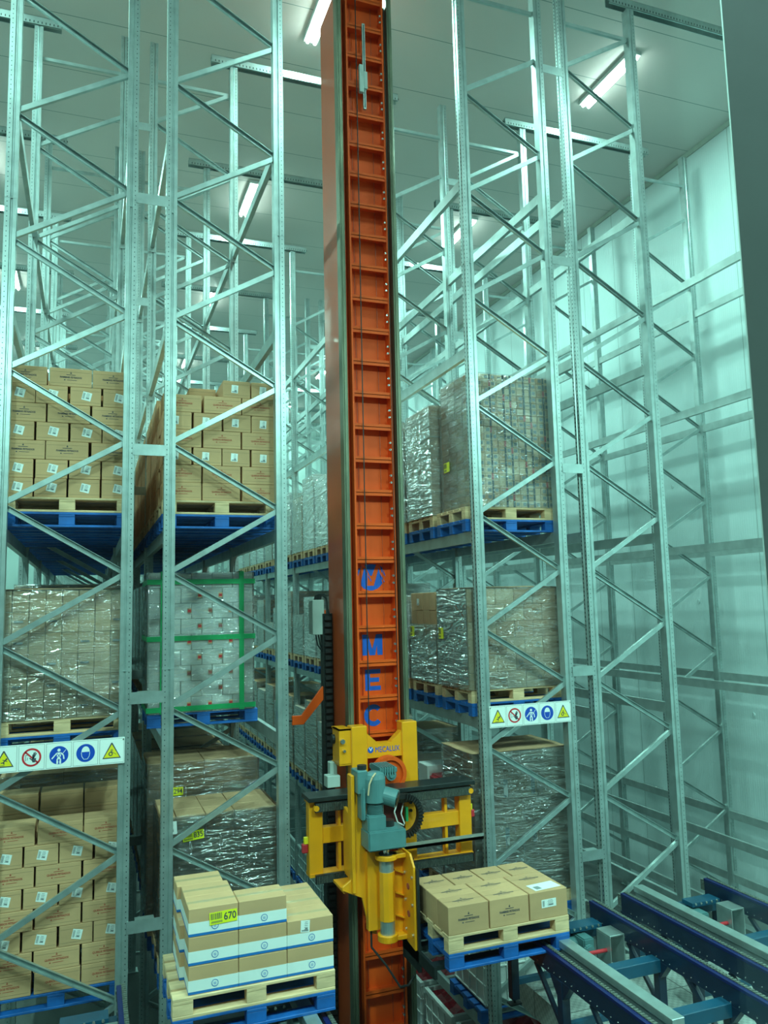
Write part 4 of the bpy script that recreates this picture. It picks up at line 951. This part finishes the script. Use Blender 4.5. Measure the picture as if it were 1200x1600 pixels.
for L in range(3):
    for i in range(3):
        for r_ in range(3):
            if L == 2 and (i == 2 or (i == 1 and r_ > 0)): continue
            w, d, h = 0.358, 0.255, 0.196
            sx = -0.03 if (i == 0 and r_ == 2) else (-0.035 if (i == 0 and r_ == 1 and L < 2) else 0)
            o = loose_carton(0.71+0.18+0.362*i+sx, 6.135+0.262*r_, z+L*0.1965, w, d, h-0.001, 'BL' if (i == 2 and L == 1 and r_ == 0) else 'B',
                'carton with white and blue band, %s column, %s row, %s layer' % (['left','middle','right'][i], ['front','middle','back'][r_], ['bottom','middle','top'][L]), 'white and blue banded cartons', 'band')
            if L == 2 and i == 0 and r_ == 0:
                q = link('location_label', ylabel('670'), o, (0.96,6.1315,z+L*0.1965+0.110)); q.rotation_euler = (0,-0.04,0)

# ------------------------------------------------------------------ chain conveyors
def conveyor(x0, x1, y0, y1, label, guide=None, motor=True, zfl=-3.85, yg0=None, cross=()):
    t = thing('chain_conveyor', label, 'conveyor', ((x0+x1)/2,(y0+y1)/2,zfl))
    zt = -3.08
    for x in (x0,x1):
        r = MB().box(x-0.030,x+0.030,y0,y1,zt-0.20,zt-0.035).build('side_rail', NAVY, t, bevel=0.003)
        MB().box(x-0.034,x+0.004,y0,y1,zt-0.036,zt-0.012).build('chain_guide', NAVYT, r)
        m = MB().box(x+0.006,x+0.034,y0,y1,zt-0.03,zt-0.008); y = y0+0.01
        while y < y1-0.03: m.box(x+0.003,x+0.037,y,y+0.022,zt-0.008,zt-0.001); y += 0.036
        m.build('chain', CHAIN, r)
        m = MB(); y = y0+0.1
        while y < y1-0.1: m.cyl((x-0.033,y,zt-0.165),(x-0.030,y,zt-0.165),0.006,6); y += 0.09
        m.build('bolt_row', BOLT, r)
    for y in cross: MB().box(x0+0.03,x1-0.03,y-0.06,y+0.06,zt-0.28,zt-0.17).build('cross_member', NAVYB, t, bevel=0.004)
    for y in cross[0:]:
        for x in (x0,x1):
            lg = MB().box(x-0.04,x+0.04,y-0.04,y+0.04,zfl+0.05,zt-0.19).build('leg', NAVY, t, bevel=0.003)
            MB().prism([(y-0.16,zt-0.19),(y+0.16,zt-0.19),(y+0.05,zt-0.33),(y-0.05,zt-0.33)][::-1],'x',x-0.034,x+0.034).build('gusset', NAVY, lg)
            MB().cyl((x,y,zfl+0.002),(x,y,zfl+0.05),0.012,8).box(x-0.06,x+0.06,y-0.04,y+0.04,zfl+0.001,zfl+0.014).build('foot', BLACK, lg)
        MB().bar((x0+0.04,y,zfl+0.20),(x1-0.04,y,zfl+0.20),0.05,0.05).build('tie_bar', NAVYB, t)
    for a, b in zip(cross, cross[1:]):
        for x in (x0,x1): MB().bar((x,b-0.03,zfl+0.12),(x,(a+b)/2,zt-0.21),0.035,0.035,side=(1,0,0)).build('diagonal_stay', NAVY, t)
    if guide is not None:
        MB().box(guide-0.055,guide+0.055,yg0,y1,zt-0.02,zt+0.04).build('guide_beam', GALV, t, bevel=0.003)
        MB().box(guide-0.03,guide+0.03,yg0,y1,zt-0.10,zt-0.02).build('beam_web', GALVD, t)
    if motor:
        ym = y1-0.45
        MB().box(x1-0.20,x1-0.032,ym-0.12,ym+0.10,-3.225,-3.21).box(x1-0.20,x1-0.19,ym-0.12,ym+0.10,-3.55,-3.225).box(x1-0.045,x1-0.032,ym-0.12,ym+0.10,-3.55,-3.225).build('drive_bracket', GALV, t, bevel=0.003)
        MB().cyl((x0+0.1,ym-0.05,-3.36),(x1-0.15,ym-0.05,-3.36),0.018,12).build('drive_shaft', REDP, t)
        mo = MB().cyl((x0+0.42,ym+0.20,-3.38),(x0+0.62,ym+0.20,-3.38),0.095,22).cyl((x0+0.36,ym+0.20,-3.38),(x0+0.42,ym+0.20,-3.38),0.05,22,0,0.095).build('drive_motor', TEAL, t)
        MB().box(x0+0.62,x0+0.74,ym+0.02,ym+0.28,-3.50,-3.26).cyl((x0+0.66,ym-0.03,-3.36),(x0+0.66,ym+0.02,-3.36),0.06,16).build('gear_unit', TEAL, mo, bevel=0.012, seg=2)
        MB().box(x1-0.46,x1-0.10,y1-0.30,y1-0.14,-3.24,-3.20).build('motor_shelf', NAVYB, t)
        m = MB()
        for k in range(5): m.cyl((x1-0.42+0.07*k,y1-0.31,-3.21),(x1-0.42+0.07*k,y1-0.30,-3.21),0.012,8)
        m.build('shelf_bolts', BOLT, t)
    for x in (x0,x1):
        MB().box(x-0.035,x+0.035,y1,y1+0.05,zt-0.14,zt-0.03).cyl((x-0.04,y1+0.02,zt-0.07),(x+0.04,y1+0.02,zt-0.07),0.02,10).build('chain_end', CHAIN, t)
    return t
conveyor(3.90, 4.92, 2.6, 7.32, 'navy chain conveyor with red shaft nearest the carried pallet', guide=4.06, yg0=5.02, cross=(7.18,6.30,5.45,4.3,3.0))
conveyor(5.34, 6.44, 2.6, 7.36, 'navy chain conveyor with long grey beam along the right', guide=5.53, yg0=2.6, cross=(7.22,6.30,5.45,4.3,3.0))
conveyor(0.72, 1.74, 2.6, 6.98, 'navy chain conveyor under the banded carton pallet', guide=1.60, yg0=2.6, cross=(6.8,5.9,4.6,3.2))
conveyor(-0.75, 0.30, 2.6, 7.32, 'navy chain conveyor in front of the far left rack', cross=(7.1,6.0,4.6,3.2))

# ------------------------------------------------------------------ raise everything so that the lowest floor is z = 0
for o in list(COL.objects):
    if o.parent is None: o.location.z += H0
